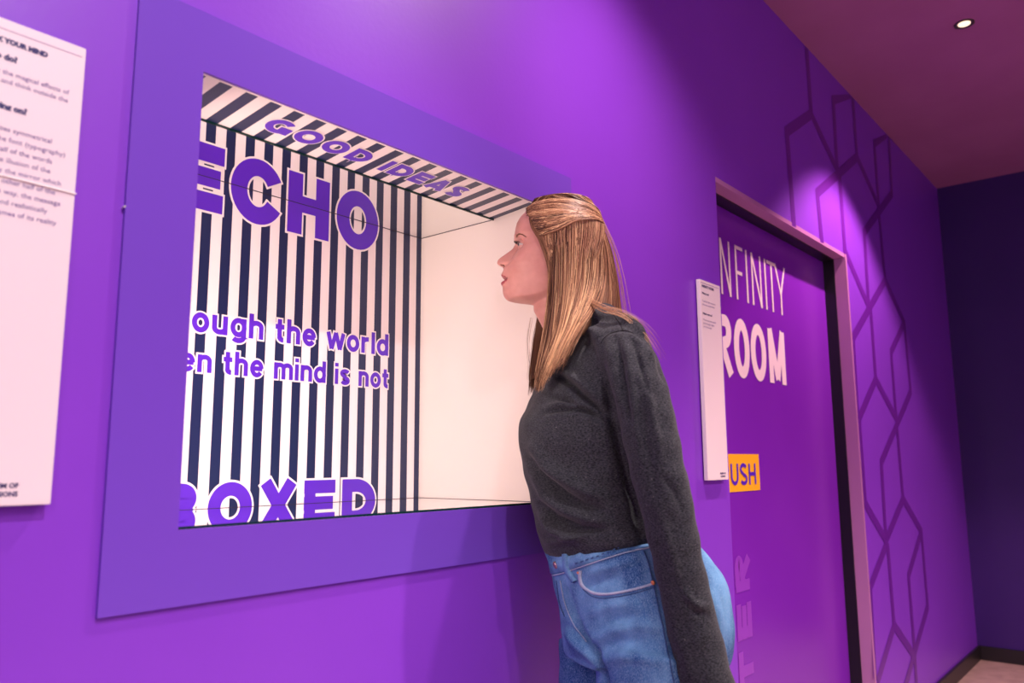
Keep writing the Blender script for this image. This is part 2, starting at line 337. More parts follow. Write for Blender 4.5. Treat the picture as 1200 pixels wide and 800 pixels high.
lo = bpy.data.objects.new('led_strip_light', ld); C.objects.link(lo); lo.location = (.521, .018, 1.345); lo.rotation_euler = Vector((1, .42, 0)).to_track_quat('-Z', 'Y').to_euler(); lo.parent = nb
M_joint = mat('dark_joint', (.03, .02, .04), .6)
for zz in (ZM-.0007, ZF-.0003):
    box('joint_line', (.515, YB-.0018, zz), (NX1-.0015, YB-.0002, zz+.0009), M_joint, nb); box('joint_line', (NX1-.0015, YG if zz > 1.5 else .003, zz), (NX1-.0002, YB-.0018, zz+.0009), M_joint, nb)
LM = [M_let, M_letw]
bp = lambda z0: (lambda x, z, l: (x, YB-.0006-.0006*l, z0+z))
# ECHO: only the lower half is printed, the ceiling mirror completes it
H = .134
for ch, x0, x1 in (('E', .690, .793), ('C', .803, .925), ('H', .935, 1.047), ('O', 1.062, 1.187)):
    o = word(heavy, ch, .275, .1, H, x0+.003, x1-.003, bp(ZM-H/2), .0042).build('large_letter', LM, back); clip_z(o, ZM, 'below')
H = .092
for ch, x0, x1 in (('B', .683, .776), ('O', .787, .886), ('X', .893, .990), ('E', .999, 1.084), ('D', 1.095, 1.196)):
    o = word(heavy, ch, .27, .1, H, x0+.003, x1-.003, bp(ZF-H/2), .0042).build('large_letter', LM, back); clip_z(o, ZF, 'above')
word(lower, 'through the world', .19, .085, .050, .645, 1.2225, bp(1.394), .0032).build('small_words', LM, back)
word(lower, 'when the mind is not', .19, .085, .046, .639, 1.225, bp(1.3185), .0032).build('small_words', LM, back)
fz = lambda y: NZ1-(NZ1-ZM-.0012)*(y-.003)/(YG-.003)
word(heavy, 'GOOD IDEAS', .27, .15, .047, .694, 1.164, lambda x, z, l: (x, .0865-z, fz(.0865-z)-.0006-.0006*l), .0026).build('fascia_words', LM, fas)
# ---------------------------------------------------------------- light glint on the surround edge, modelled as a small white disc
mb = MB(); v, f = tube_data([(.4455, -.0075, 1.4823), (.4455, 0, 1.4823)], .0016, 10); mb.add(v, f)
tag(mb.build('glint', mat('painted_glint', (.9, .9, .9), .2, .6)), 'tiny white disc standing for a light glint on the left edge of the violet surround', 'glint')

# ---------------------------------------------------------------- printed information panels
def info_panel(x0, x1, z0, z1, label):
    t = thing('information_panel', (x0, 0, z0), label, 'sign'); b = box('board', (x0, -.0165, z0), (x1, -.0045, z1), M_white, t, bevel=.0008)
    box('mounting_batten', (x0+.02, -.0045, z0+.03), (x1-.02, 0, z1-.03), M_panel, t); return t, b
YT = -.0170
s1, b1 = info_panel(-.035, .3805, 1.104, 1.672, 'large pink-white text panel cut off by the left edge of the photo')
mb = MB(); mb.box((-.03, YT, 1.6585), (.3765, -.0165, 1.6595)); mb.build('top_rule', mat('pale_rule', (.50, .40, .52), .5), b1)
small_text('heading', 'UNBOX YOUR MIND', .337, 1.6425, .0084, YT, M_text, b1, .0006, align='RIGHT')
small_text('subheading', 'What to do?', .305, 1.622, .0100, YT, M_text, b1, .0006, align='RIGHT')
small_text('body_text', 'Look in the box to experience the magical effects of\nsymmetry and think outside the', .364, 1.604, .0086, YT, M_text2, b1, align='RIGHT')
small_text('subheading', 'What is going on?', .320, 1.562, .0102, YT, M_text, b1, .0006, align='RIGHT')
L = ['The exhibit uses symmetrical', 'lines of the font (typography)', 'so only half of the words', 'are. The illusion of the', 'shown by the mirror which', 'is the other half of the', 'In this way, the message', 'visually and realistically', 'in the frames of its reality']
for k, (s, xr) in enumerate(zip(L, (.350, .366, .352, .351, .364, .358, .365, .351, .362))):
    small_text('body_text', s, xr, 1.5355-.0125*k, .0088, YT, M_text2, b1, align='RIGHT')
small_text('logo_text', 'MUSEUM OF\nILLUSIONS', .345, 1.124, .0075, YT, M_text, b1, .0003, align='RIGHT')
mb = MB(); v, f = tube_data([(-.034, -.0178, 1.4865), (.3815, -.0178, 1.480)], .0011, 6); mb.add(v, f); mb.build('reflection_line', mat('painted_reflection', (.95, .93, .85), .3), b1)  # pale rod standing in for a bright reflection across the board
s2, b2 = info_panel(2.066, 2.196, 1.095, 1.6665, 'narrow pink-white text panel on the wall edge beside the door')
mb = MB(); mb.box((2.072, YT, 1.6575), (2.188, -.0165, 1.6583)); mb.build('top_rule', M_text2, b2)
small_text('heading', 'INFINITY ROOM', 2.076, 1.645, .0105, YT, M_text, b2, .0004)
small_text('subheading', 'What to do?', 2.076, 1.625, .0085, YT, M_text, b2, .0003)
small_text('body_text', 'Touch the door and enter\nthe room to experience', 2.076, 1.602, .0080, YT, M_text2, b2)
small_text('subheading', "What's going on?", 2.076, 1.565, .0085, YT, M_text, b2, .0003)
small_text('body_text', 'Mirrors face one another\nand the image repeats,\nso it never ends', 2.076, 1.547, .0080, YT, M_text2, b2)
small_text('logo_text', 'MUSEUM OF\nILLUSIONS', 2.160, 1.111, .0065, YT, M_text, b2, .0003, align='CENTER')

# ---------------------------------------------------------------- downlights
M_trimw = mat('downlight_dark_trim', (.06, .045, .05), .4); M_ref = mat('downlight_reflector', (.8, .72, .6), .25, .8)
M_led = mat('downlight_led', (1, .9, .75), .4, Emission_Color=(1, .76, .52, 1), Emission_Strength=1.1)
for i, (x, y, e, col, ha) in enumerate(DOWN):
    lab = ['small round recessed downlight lit in the ceiling above the door', 'lit recessed downlight above the woman, outside the frame', 'lit recessed downlight above the left text panel, outside the frame', 'lit recessed downlight in mid room opposite the door', 'unseen downlight added for fill in mid room opposite the striped box', 'unseen downlight added for fill in mid room opposite the left text panel', 'unseen downlight added for fill in mid room near the dark end wall'][i]
    t = thing('downlight', (x, y, CEIL), lab, 'ceiling light')
    if i >= 3: t['group'] = 'downlights behind the viewer'
    def ring(prof, nm, m):
        vs = []; fs = []; n = 28
        for r, z in prof: vs += [(x+r*math.cos(2*math.pi*k/n), y+r*math.sin(2*math.pi*k/n), CEIL+z) for k in range(n)]
        for j in range(len(prof)-1): fs += [(j*n+k, j*n+(k+1) % n, (j+1)*n+(k+1) % n, (j+1)*n+k) for k in range(n)]
        if prof[-1][0] < .013 or nm == 'lens': fs.append(tuple((len(prof)-1)*n+k for k in range(n)))
        mesh(nm, vs, fs, m, t, True)
    ring([(.036, 0), (.036, -.004), (.031, -.005), (.027, -.003), (.024, -.001)], 'trim_ring', M_trimw)
    ring([(.024, -.0015), (.0, -.0008)], 'reflector', M_ref)
    ring([(.0225, -.0016), (.0215, -.0034)], 'lens', M_led)
    bpy.data.objects

# ================================================================ the woman
def uvz(p):  # world -> (u right, v away, z)
    p = np.asarray(p, float)-CAM; return np.array([p@_r, p@FH, p[2]+CAM[2]])
def wor(u, v, z): return CAM*np.array([1, 1, 0]) + _r*u + FH*v + ZZ*z
def rings_loft(rings, n=48, p=2.3):
    """rings: px left, px right, py, w, depth half width, shear, tilt; closed surface"""
    vs = []
    for L, Rr, y, w_, hw, sh, tl in rings:
        a, b = uvz(P(L, y, w_)), uvz(P(Rr, y, w_)); uc = (a[0]+b[0])/2; hu = abs(b[0]-a[0])/2; z = (a[2]+b[2])/2
        A = math.sqrt(max(hu*hu-(sh*hw)**2, (hu*.4)**2))
        for k in range(n):
            t = 2*math.pi*k/n; c, s = math.cos(t), math.sin(t); c = math.copysign(abs(c)**(2/p), c); s = math.copysign(abs(s)**(2/p), s)
            u = uc+A*c-sh*hw*s; v = w_+hw*s; vs.append(wor(u, v, z+tl*(u-uc)))
    m = len(rings); fs = [(i*n+k, i*n+(k+1) % n, (i+1)*n+(k+1) % n, (i+1)*n+k) for i in range(m-1) for k in range(n)]
    fs += [tuple(range(n))[::-1], tuple((m-1)*n+k for k in range(n))]; return vs, fs
def dense(rings, per=5):
    r = np.array(rings, float); return catmull(r, (len(r)-1)*per+1)
def remeshed(name, mb, voxel, smooth=6):
    me = bpy.data.meshes.new(name); me.from_pydata(mb.v, [], mb.f); me.update()
    bm = bmesh.new(); bm.from_mesh(me); bmesh.ops.recalc_face_normals(bm, faces=bm.faces[:]); bm.to_mesh(me); bm.free()
    o = bpy.data.objects.new(name, me); C.objects.link(o)
    r = o.modifiers.new('r', 'REMESH'); r.mode = 'VOXEL'; r.voxel_size = voxel; r.use_smooth_shade = True
    if smooth: s = o.modifiers.new('s', 'SMOOTH'); s.iterations = smooth; s.factor = .5
    bpy.context.view_layer.update(); out = bpy.data.meshes.new_from_object(o.evaluated_get(bpy.context.evaluated_depsgraph_get()))
    bpy.data.objects.remove(o); out.name = name; return out
def get(me):
    v = np.empty(len(me.vertices)*3); me.vertices.foreach_get('co', v); n = np.empty(len(me.vertices)*3); me.vertices.foreach_get('normal', n)
    return v.reshape(-1, 3), n.reshape(-1, 3)
def put(me, v): me.vertices.foreach_set('co', v.ravel()); me.update()
def to_px(v):
    d = v-CAM; x, y, z = d@_r2, -(d@_u2), d@_f; return np.stack([600+FPX*x/z, 400+FPX*y/z], 1)
def seg_dist(q, line):
    """distance of points q to a polyline and the position (0..1) along it"""
    best = np.full(len(q), 1e9); pos = np.zeros(len(q)); L = [np.array(a, float) for a in line]; tot = len(L)-1
    for i, (a, b) in enumerate(zip(L, L[1:])):
        ab = b-a; t = np.clip(((q-a)@ab)/(ab@ab), 0, 1); d = np.linalg.norm(q-(a+t[:, None]*ab), axis=1); m = d < best; best[m] = d[m]; pos[m] = (i+t[m])/tot
    return best, pos
def fold(v, n, line, width, amp, facing=True):
    """raise or press a cloth fold along a line on the side that faces the room"""
    q = to_px(v); d, s = seg_dist(q, line); f = np.exp(-(d/width)**2)*np.sin(np.pi*np.clip(s*.9+.05, 0, 1))**.6
    vd = (CAM-v); vd /= np.linalg.norm(vd, axis=1)[:, None]; k = np.clip((n*vd).sum(1)*2+.3, 0, 1)*np.clip((1.56-(v-CAM)@FH)/.04, 0, 1); return amp*f*k

person = thing('person', (0, 0, 0), 'woman in dark grey top and blue jeans leaning to peer into the box', 'person')

# materials
M_skin = mat('skin', (.74, .43, .34), .5, Subsurface_Weight=.18, Subsurface_Scale=.012); M_skin.node_tree.nodes['Principled BSDF'].inputs['Subsurface Radius'].default_value = (1, .35, .2)
noise_col(M_skin, (.55, .24, .205), (.67, .32, .27), 22, 4, .12, 700)
M_lip = mat('lip_skin', (.40, .055, .075), .35); M_dark = mat('dark_lash', (.03, .018, .015), .6)
M_eye = mat('eye_white', (.50, .44, .42), .15); M_iris = mat('grey_blue_iris', (.05, .06, .07), .1); M_pupil = mat('pupil', (.004, .004, .005), .1)
def cloth_mat():
    m = mat('charcoal_heather_jersey', (.04, .04, .045), .9, spec=.15); n, l, b = nodes(m); tc = n.new('ShaderNodeTexCoord')
    def noise(scale, lo, hi, c1, c2, st=(1, 1, 1)):
        mp = n.new('ShaderNodeMapping'); mp.inputs['Scale'].default_value = st; l.new(tc.outputs['Object'], mp.inputs[0])
        t = n.new('ShaderNodeTexNoise'); t.inputs['Scale'].default_value = scale; t.inputs['Detail'].default_value = 2; l.new(mp.outputs[0], t.inputs[0])
        r = n.new('ShaderNodeValToRGB'); r.color_ramp.elements[0].position = lo; r.color_ramp.elements[1].position = hi
        r.color_ramp.elements[0].color = (*c1, 1); r.color_ramp.elements[1].color = (*c2, 1); l.new(t.outputs[0], r.inputs[0]); return r.outputs[0], t.outputs[0]
    a, _ = noise(260, .3, .7, (.008, .0095, .013), (.056, .062, .072), (1, 1, 2.2)); f, _ = noise(330, .70, .80, (0, 0, 0), (.22, .21, .20), (1, 1, 1.5))
    mx = n.new('ShaderNodeMix'); mx.data_type = 'RGBA'; mx.blend_type = 'ADD'; mx.inputs[0].default_value = 1; l.new(a, mx.inputs[6]); l.new(f, mx.inputs[7]); l.new(mx.outputs[2], b.inputs['Base Color'])
    t = n.new('ShaderNodeTexNoise'); t.inputs['Scale'].default_value = 600; l.new(tc.outputs['Object'], t.inputs[0]); bp = n.new('ShaderNodeBump'); bp.inputs['Strength'].default_value = .3; bp.inputs['Distance'].default_value = .001
    l.new(t.outputs[0], bp.inputs['Height']); l.new(bp.outputs[0], b.inputs['Normal']); b.inputs['Sheen Weight'].default_value = .10; b.inputs['Sheen Roughness'].default_value = .5; return m
M_shirt = cloth_mat()
def denim(name, c1, c2, c3):
    m = mat(name, c1, .85, spec=.2); n, l, b = nodes(m); tc = n.new('ShaderNodeTexCoord')
    def nz(scale, st, det=3):
        mp = n.new('ShaderNodeMapping'); mp.inputs['Scale'].default_value = st; l.new(tc.outputs['Object'], mp.inputs[0]); t = n.new('ShaderNodeTexNoise'); t.inputs['Scale'].default_value = scale; t.inputs['Detail'].default_value = det; l.new(mp.outputs[0], t.inputs[0]); return t.outputs[0]
    r = n.new('ShaderNodeValToRGB'); r.color_ramp.elements[0].position = .38; r.color_ramp.elements[1].position = .64; r.color_ramp.elements[0].color = (*c1, 1); r.color_ramp.elements[1].color = (*c2, 1); l.new(nz(14, (1, 1, .5), 4), r.inputs[0])
    r2 = n.new('ShaderNodeValToRGB'); r2.color_ramp.elements[0].position = .45; r2.color_ramp.elements[1].position = .75; r2.color_ramp.elements[0].color = (0, 0, 0, 1); r2.color_ramp.elements[1].color = (.8, .8, .8, 1); l.new(nz(900, (1, 1, .35), 2), r2.inputs[0])
    mx = n.new('ShaderNodeMix'); mx.data_type = 'RGBA'; l.new(r2.outputs[0], mx.inputs[0]); l.new(r.outputs[0], mx.inputs[6]); mx.inputs[7].default_value = (*c3, 1); l.new(mx.outputs[2], b.inputs['Base Color'])
    bp = n.new('ShaderNodeBump'); bp.inputs['Strength'].default_value = .3; bp.inputs['Distance'].default_value = .001; l.new(nz(500, (1, 1, .4)), bp.inputs['Height']); l.new(bp.outputs[0], b.inputs['Normal']); return m
M_denim = denim('washed_blue_denim', (.014, .080, .24), (.14, .34, .58), (.26, .43, .63))
M_denimw = denim('faded_denim_edge', (.26, .36, .52), (.42, .50, .62), (.55, .60, .66))
M_denimd = mat('dark_denim_seam', (.035, .085, .21), .9); M_copper = mat('copper_rivet', (.75, .26, .12), .3, .8); M_brass = mat('dull_metal_button', (.50, .33, .33), .35, .8)

# ---- head and neck: one smooth surface, ring by ring
HW = 1.60
def hx(px, py): return -uvz(P(px, py, HW))[0]     # forward coordinate
def hz(py, px=640): return uvz(P(px, py, HW))[2]
prof = [(236.5, 660), (238, 643), (241, 631), (245, 623), (250, 615), (256, 609), (263, 605.3), (270, 603.8), (276, 602.8), (281, 602.9), (286, 604.6), (292, 605), (300, 602.5), (306, 599), (311, 594.5), (315, 590.6), (320, 588.6),
        (327, 590.2), (333, 588.6), (338, 589.2), (343, 589.2), (348, 590.8), (351.5, 594), (353.8, 599), (354.8, 606), (356, 613), (359, 619), (364, 624.5), (370, 628.5), (378, 633), (390, 640), (405, 646)]
pz_ = np.array([hz(a, b) for a, b in prof]); pf = np.array([hx(b, a) for a, b in prof])
o_ = np.argsort(pz_); pz_, pf = pz_[o_], pf[o_]
ctr = [(236.5, 664), (245, 662), (262, 660), (290, 657), (320, 655), (345, 658), (370, 665), (405, 676)]
cz = np.array([hz(a, b) for a, b in ctr]); cx = np.array([hx(b, a) for a, b in ctr]); o_ = np.argsort(cz); cz, cx = cz[o_], cx[o_]
bk = [(236.5, 668), (238, 680), (242, 688), (250, 697), (265, 703), (285, 704), (305, 701), (325, 697), (340, 695), (360, 697), (380, 698), (405, 703)]
bz = np.array([hz(a, b) for a, b in bk]); bx = np.array([hx(b, a) for a, b in bk]); o_ = np.argsort(bz); bz, bx = bz[o_], bx[o_]
wd = [(236.5, .012), (238, .028), (242, .044), (250, .058), (262, .068), (280, .0735), (300, .0735), (320, .068), (335, .062), (348, .055), (365, .051), (405, .047)]
wz = np.array([hz(a) for a, b in wd]); ww = np.array([b for a, b in wd]); o_ = np.argsort(wz); wz, ww = wz[o_], ww[o_]
def sm(z, xs, ys):      # smooth interpolation
    r = 0; 
    for d, k in ((-.0022, .25), (0, .5), (.0022, .25)): r = r+k*np.interp(z+d, xs, ys)
    return r
z_top, z_bot = pz_[-1], pz_[0]
NZ, NT = 210, 144
Z = z_bot+(z_top-z_bot)*np.linspace(0, 1, NZ); Z = np.append(Z[:-1], [z_top-.0004])
PXM = hx(600, 300)-hx(601, 300)   # metres for one photo pixel at the head
g = lambda x, m, s: np.exp(-((x-m)/s)**2)
zE, zN, zM = hz(291), hz(308), hz(327)
neckF = np.interp(Z, [hz(405), hz(378), hz(364), hz(340)], [hx(646, 405), hx(633, 378), hx(625.5, 364), hx(625, 340)])
HV = []
th = np.linspace(0, 2*np.pi, NT, endpoint=False)
cen = np.interp(Z, cz, cx); Fr = sm(Z, pz_, pf); Bk = np.interp(Z, bz, bx); Wd = np.interp(Z, wz, ww)
for j, z in enumerate(Z):
    c = cen[j]; front = np.cos(th) > 0
    A = np.where(front, Fr[j]-c, c-Bk[j]); Wj = Wd[j]
    # jaw: away from the midline the underside rises toward the ear
    rise = hz(340)+(hz(354.6)-hz(340))*np.clip(np.cos(th), 0, 1)**.8
    s_ = np.clip((z-rise)/.012+.5, 0, 1); s_ = s_*s_*(3-2*s_)
    n_ = 2.0+.45*np.exp(-((z-hz(285))/.05)**2)
    r1 = (np.abs(np.cos(th)/np.maximum(A, 1e-4))**n_+np.abs(np.sin(th)/Wj)**n_)**(-1/n_)
    Af = np.where(front, max(neckF[j]-c, .02), c-Bk[j]); Wn = min(Wj, .0525)
    r2 = ((np.cos(th)/np.maximum(Af, 1e-4))**2+(np.sin(th)/Wn)**2)**-.5
    if z > hz(338): r = r1
    elif z < hz(357): r = np.minimum(r1, r2) if z > hz(360) else r2
    else: r = np.where(front, r2+(r1-r2)*s_, r1)
    x = c+r*np.cos(th); y = r*np.sin(th)
    f = np.clip(np.cos(th)*3, 0, 1); ay = np.abs(y)
    # nose
    Nz = np.interp(z, [hz(q) for q in (317, 315, 313, 311.5, 310, 308, 305, 303, 300.5, 296, 291, 286, 281)], np.array([0, .3, 3.2, 7.6, 11.4, 14.6, 16.2, 16.0, 14.2, 9.2, 4.0, 1.0, 0])*PXM)
    wn = np.interp(z, [zN-.012, zN, zN+.012, zE+.004], [.0115, .0125, .0085, .0075]); x = x+f*Nz*np.exp(-(ay/wn)**2.4)
    x = x+f*.0085*g(ay, .0130, .0052)*g(z, hz(309.5), .0052); x = x-f*.0030*g(ay, .0200, .0032)*g(z, hz(309), .0065)                       # wings
    x = x-f*.0085*g(ay, .0078, .0034)*g(z, hz(312.2), .0024)                       # nostrils
    # eye sockets, brow, cheek
    x = x-f*.0095*g(ay, .031, .0135)*g(z, hz(291.3), .0105); x = x-f*.004*g(ay, .015, .008)*g(z, hz(290), .010)
    x = x+f*.0028*g(ay, .028, .020)*g(z, hz(279.5), .007)
    y = y*(1+.0*z); bump = .0035*g(z, hz(307), .018)*g(ay, .045, .018); x = x+f*bump; y = y+np.sign(y)*bump*.5
    # lips
    lat = np.clip(1-(ay/.0235)**2, 0, 1)**.7
    dz = .0055*(ay/.022)**2*np.clip(1.6-ay/.022, 0, 1); zl = z+dz
    x = x+f*lat*(.0034*g(zl, hz(322.3), .0042)+.0034*g(zl, hz(331.8), .0038)-.0105*g(zl, hz(327.1), .0021)); x = x-f*.0012*g(ay, .026, .006)*g(zl, hz(327), .006)
    HV.append(np.stack([x, y, np.full(NT, z)], 1))
HV = np.concatenate(HV); 
def head_w(p): return wor(-p[0], HW-p[1], p[2])
hv = [head_w(p) for p in HV]; hf = [(i*NT+k, i*NT+(k+1) % NT, (i+1)*NT+(k+1) % NT, (i+1)*NT+k) for i in range(NZ-1) for k in range(NT)]
hf += [tuple(range(NT))[::-1], tuple((NZ-1)*NT+k for k in range(NT))]
body = MB(); body.add(hv, hf)
# material zones: lips, and nostrils with their shade painted in dark
hp = to_px(np.array(hv))
for i, f in enumerate(hf[:-2]):
    p = HV[list(f)].mean(0); ay = abs(p[1])
    if p[0] > cen.mean()+.03 and ay < .0225:
        k = (1-(ay/.0235)**2); zl = p[2]+.0055*(ay/.022)**2*min(max(1.6-ay/.022, 0), 1)
        if hz(327.5) < zl < hz(327.5)+.0105*k**.55 or hz(328.5)-.0105*k**.5 < zl <= hz(327.5): body.mi[i] = 1
    if p[0] > cen.mean()+.06 and ((ay-.0085)/.0046)**2+((p[2]-hz(312.4))/.0032)**2 < 1: body.mi[i] = 2
# neck and chest under the top, arms and hands: skinned skeleton, kept inside the clothes
def skin_mesh(pts, edges, rad, sub=2, root=0):
    me = bpy.data.meshes.new('s'); me.from_pydata([tuple(map(float, p)) for p in pts], edges, []); o = bpy.data.objects.new('s', me); C.objects.link(o)
    o.modifiers.new('k', 'SKIN'); sl = me.skin_vertices[0].data
    for i, r in enumerate(rad): sl[i].radius = (r, r); sl[i].use_root = i == root
    m2 = o.modifiers.new('u', 'SUBSURF'); m2.levels = sub; m2.render_levels = sub
    bpy.context.view_layer.update(); out = bpy.data.meshes.new_from_object(o.evaluated_get(bpy.context.evaluated_depsgraph_get())); bpy.data.objects.remove(o)
    return [v.co[:] for v in out.vertices], [tuple(p.vertices) for p in out.polygons]
sh_n, el_n, wr_n = P(733, 418, 1.375), P(779, 590, 1.325), P(836, 838, 1.335)
sh_f, el_f, wr_f = P(692, 415, 1.635), P(716, 590, 1.642), P(742, 812, 1.62)
chest, belly, pelv, nb_ = P(700, 430, 1.52), P(703, 560, 1.50), P(748, 705, 1.50), P(676, 378, 1.575)
pts = [pelv, belly, chest, nb_, sh_n, (sh_n+el_n)/2, el_n, (el_n+wr_n)/2, wr_n, sh_f, (sh_f+el_f)/2, el_f, (el_f+wr_f)/2, wr_f]
ed = [(0, 1), (1, 2), (2, 3), (2, 4), (4, 5), (5, 6), (6, 7), (7, 8), (2, 9), (9, 10), (10, 11), (11, 12), (12, 13)]
rd = [.075, .06, .05, .036, .026, .027, .025, .025, .020, .026, .027, .025, .025, .019]
v, f = skin_mesh(pts, ed, rd); body.add(v, f)
def hand(wr, fwd_bias, side):
    """relaxed hand hanging from the wrist: palm, four unequal fingers and a thumb"""
    d = -ZZ; a = -_r*.95+FH*.1; a /= np.linalg.norm(a)      # a: thumb side (towards her front)
    nrm = FH*side                                           # palm faces her thigh
    pal = wr+d*.052+nrm*.004
    v, f = skin_mesh([wr-d*.02, wr, wr+d*.022, pal, wr+d*.078+nrm*.006], [(0, 1), (1, 2), (2, 3), (3, 4)], [.022, .0215, .022, .024, .021], 2); 
    v = [tuple(wr+(np.array(q)-wr)-nrm*((np.array(q)-wr)@nrm)*.42+a*((np.array(q)-wr)@a)*.35) for q in v]; body.add(v, f)
    for k, (off, L) in enumerate(((.026, .070), (.009, .078), (-.009, .073), (-.025, .058))):
        b = wr+d*.066+a*off; j1 = b+d*.020+a*off*.1; j2 = j1+(d*.95+nrm*.30)*L*.42; j3 = j2+(d*.80+nrm*.60)*L*.32; j4 = j3+(d*.6+nrm*.8)*L*.26
        v, f = skin_mesh([b, j1, j2, j3, j4], [(0, 1), (1, 2), (2, 3), (3, 4)], [.0095, .0092, .0086, .0078, .0066], 2); body.add(v, f)
    b = wr+d*.020+a*.014; j1 = b+(d*.7+a*.7)*.030; j2 = j1+(d*.9+a*.40+nrm*.2)*.032; j3 = j2+(d*.95+nrm*.35)*.026
    v, f = skin_mesh([b, j1, j2, j3], [(0, 1), (1, 2), (2, 3)], [.013, .0115, .0098, .0078], 2); body.add(v, f)
hand(wr_n, 0, 1); hand(wr_f, 0, -1)
bo = body.build('body', [M_skin, M_lip, mat('nostril_shade', (.16, .045, .035), .6)], person, True)

def cast(tree, px, py, off=0.0, fallback=1.5):
    d = _r2*((px-600)/FPX) - _u2*((py-400)/FPX) + _f; d /= np.linalg.norm(d); h = tree.ray_cast(Vector(CAM), Vector(d))
    return (np.array(h[0])+np.array(h[1])*off, np.array(h[1])) if h[0] else (P(px, py, fallback), -d)
# ---- eyes, lids, lashes, brow
def sphere_part(c, r, keep, nseg=32, nr=24, gaze=(1, 0, 0)):
    vs = []; fs = []
    for i in range(nr+1):
        t = math.pi*i/nr
        for k in range(nseg): p_ = 2*math.pi*k/nseg; vs.append((math.cos(t), math.sin(t)*math.cos(p_), math.sin(t)*math.sin(p_)))
    for i in range(nr):
        for k in range(nseg):
            q = [i*nseg+k, (i+1)*nseg+k, (i+1)*nseg+(k+1) % nseg, i*nseg+(k+1) % nseg]; m = np.mean([vs[a] for a in q], 0)
            if keep(m): fs.append(tuple(q))
    return [np.array(v)*r+c for v in vs], fs
ecx = hx(613.3, 287)
for sd in (1, -1):
    c = np.array([ecx, sd*.0305, hz(291.3)]); v, f = sphere_part(c, .0118, lambda m: True)
    e = mesh('eye', [head_w(q) for q in v], f, [M_eye, M_iris, M_pupil], person, True)
    for p_ in e.data.polygons:
        i = p_.index // 32; p_.material_index = 2 if i < 2 else (1 if i < 5 else 0)
    up = lambda m: m[2] > .44*max(m[0], 0)-.10 and m[0] > -.3; lo = lambda m: m[2] < -.16*max(m[0], 0)-.16 and m[0] > -.3
    for kp, r_ in ((up, .01290), (lo, .01265)):
        v, f = sphere_part(c, r_, kp, 48, 36); l_ = mesh('eyelid', [head_w(q) for q in v], f, M_skin, person, True)
        md = l_.modifiers.new('s', 'SOLIDIFY'); md.thickness = .0008
    mb = MB()
    for k in range(26):
        t = (k/25-.5)*1.9; b0 = c+.0130*np.array([math.cos(t)*.97, math.sin(t), .46*math.cos(t)-.08]); dr = np.array([math.cos(t), math.sin(t)*1.1, -.15]); tip = b0+dr*.0075+np.array([0, 0, .0035])
        v, f = tube_data([head_w(b0), head_w((b0+tip)/2-np.array([0, 0, .0012])), head_w(tip)], [.00045, .0003, .0001], 4); mb.add(v, f)
    ln = [head_w(c+.0131*np.array([math.cos(t)*.97, math.sin(t), .46*math.cos(t)-.08])) for t in np.linspace(-1.0, 1.0, 12)]
    v, f = tube_data(ln, .0007, 5); mb.add(v, f); mb.build('eyelashes', M_dark, person)
bvh = BVHTree.FromPolygons([Vector(v) for v in body.v], body.f)
M_brow = mat('brown_brow_hair', (.20, .09, .06), .7)
mb = MB()
for k in range(110):
    s = rng.random(); q = catmull([(604.5, 276.8), (607.5, 274.4), (611, 274.6), (615.5, 277.2)], 50)[int(s*49)]; q = q+rng.normal(0, .55, 2)*(1.15-s)
    p0, n0 = cast(bvh, q[0], q[1], .0004); p1, _ = cast(bvh, q[0]+2.2, q[1]-.6+1.2*s, .0008)
    v, f = tube_data([p0, (p0+p1)/2+n0*.0004, p1], [.00042, .00036, .00012], 3); mb.add(v, f)
o = mb.build('eyebrow', M_brow, person)

# ---- top: torso and sleeves grown into one cloth surface
TR = [(672, 714, 361, 1.56, .058, .1, 0), (662, 722, 368, 1.545, .075, .2, 0), (648, 724, 377, 1.53, .110, .4, 0), (642, 731, 387, 1.52, .145, .45, 0), (637, 740, 402, 1.515, .165, .45, 0), (631, 753, 425, 1.51, .160, .4, 0),
      (628, 762, 450, 1.505, .150, .35, 0), (620, 768, 472, 1.50, .145, .32, 0), (612, 778, 488, 1.5, .142, .3, 0), (608.5, 776, 505, 1.5, .140, .3, 0), (609.5, 774, 521, 1.5, .136, .3, 0), (614, 770, 545, 1.5, .128, .3, .02),
      (620, 766, 570, 1.5, .124, .3, .05), (626, 764, 592, 1.5, .124, .3, .1), (631, 768, 615, 1.5, .128, .3, .14), (636, 772, 628, 1.5, .136, .3, .18), (640, 776, 636, 1.5, .134, .3, .2), (650, 776, 645, 1.5, .120, .3, .2), (656, 776, 658, 1.5, .115, .3, .2)]
top = MB(); v, f = rings_loft(dense(TR), 56, 2.15); top.add(v, f)
def sleeve(path):
    q = np.array([(*P(a, b, c), r) for a, b, c, r in path]); q = catmull(q, 60); return tube_data(q[:, :3], q[:, 3], 28)
v, f = sleeve([(714, 398, 1.44, .042), (731, 409, 1.385, .0425), (744, 434, 1.35, .0440), (756, 480, 1.33, .0465), (768, 540, 1.32, .0455), (780.5, 590, 1.32, .0435), (793, 650, 1.325, .0405), (806.5, 710, 1.33, .0405), (821, 775, 1.335, .0435), (831, 815, 1.335, .045), (837, 838, 1.335, .040)]); top.add(v, f)
v, f = sleeve([(700, 392, 1.60, .050), (690, 404, 1.635, .045), (692, 440, 1.65, .046), (700, 500, 1.648, .045), (711, 560, 1.642, .043), (720, 620, 1.642, .042), (730, 700, 1.648, .040), (738, 760, 1.64, .040), (742, 812, 1.62, .038)]); top.add(v, f)
me = remeshed('top', top, .0042, 5); v, n = get(me)
q = to_px(v); d = np.zeros(len(v))
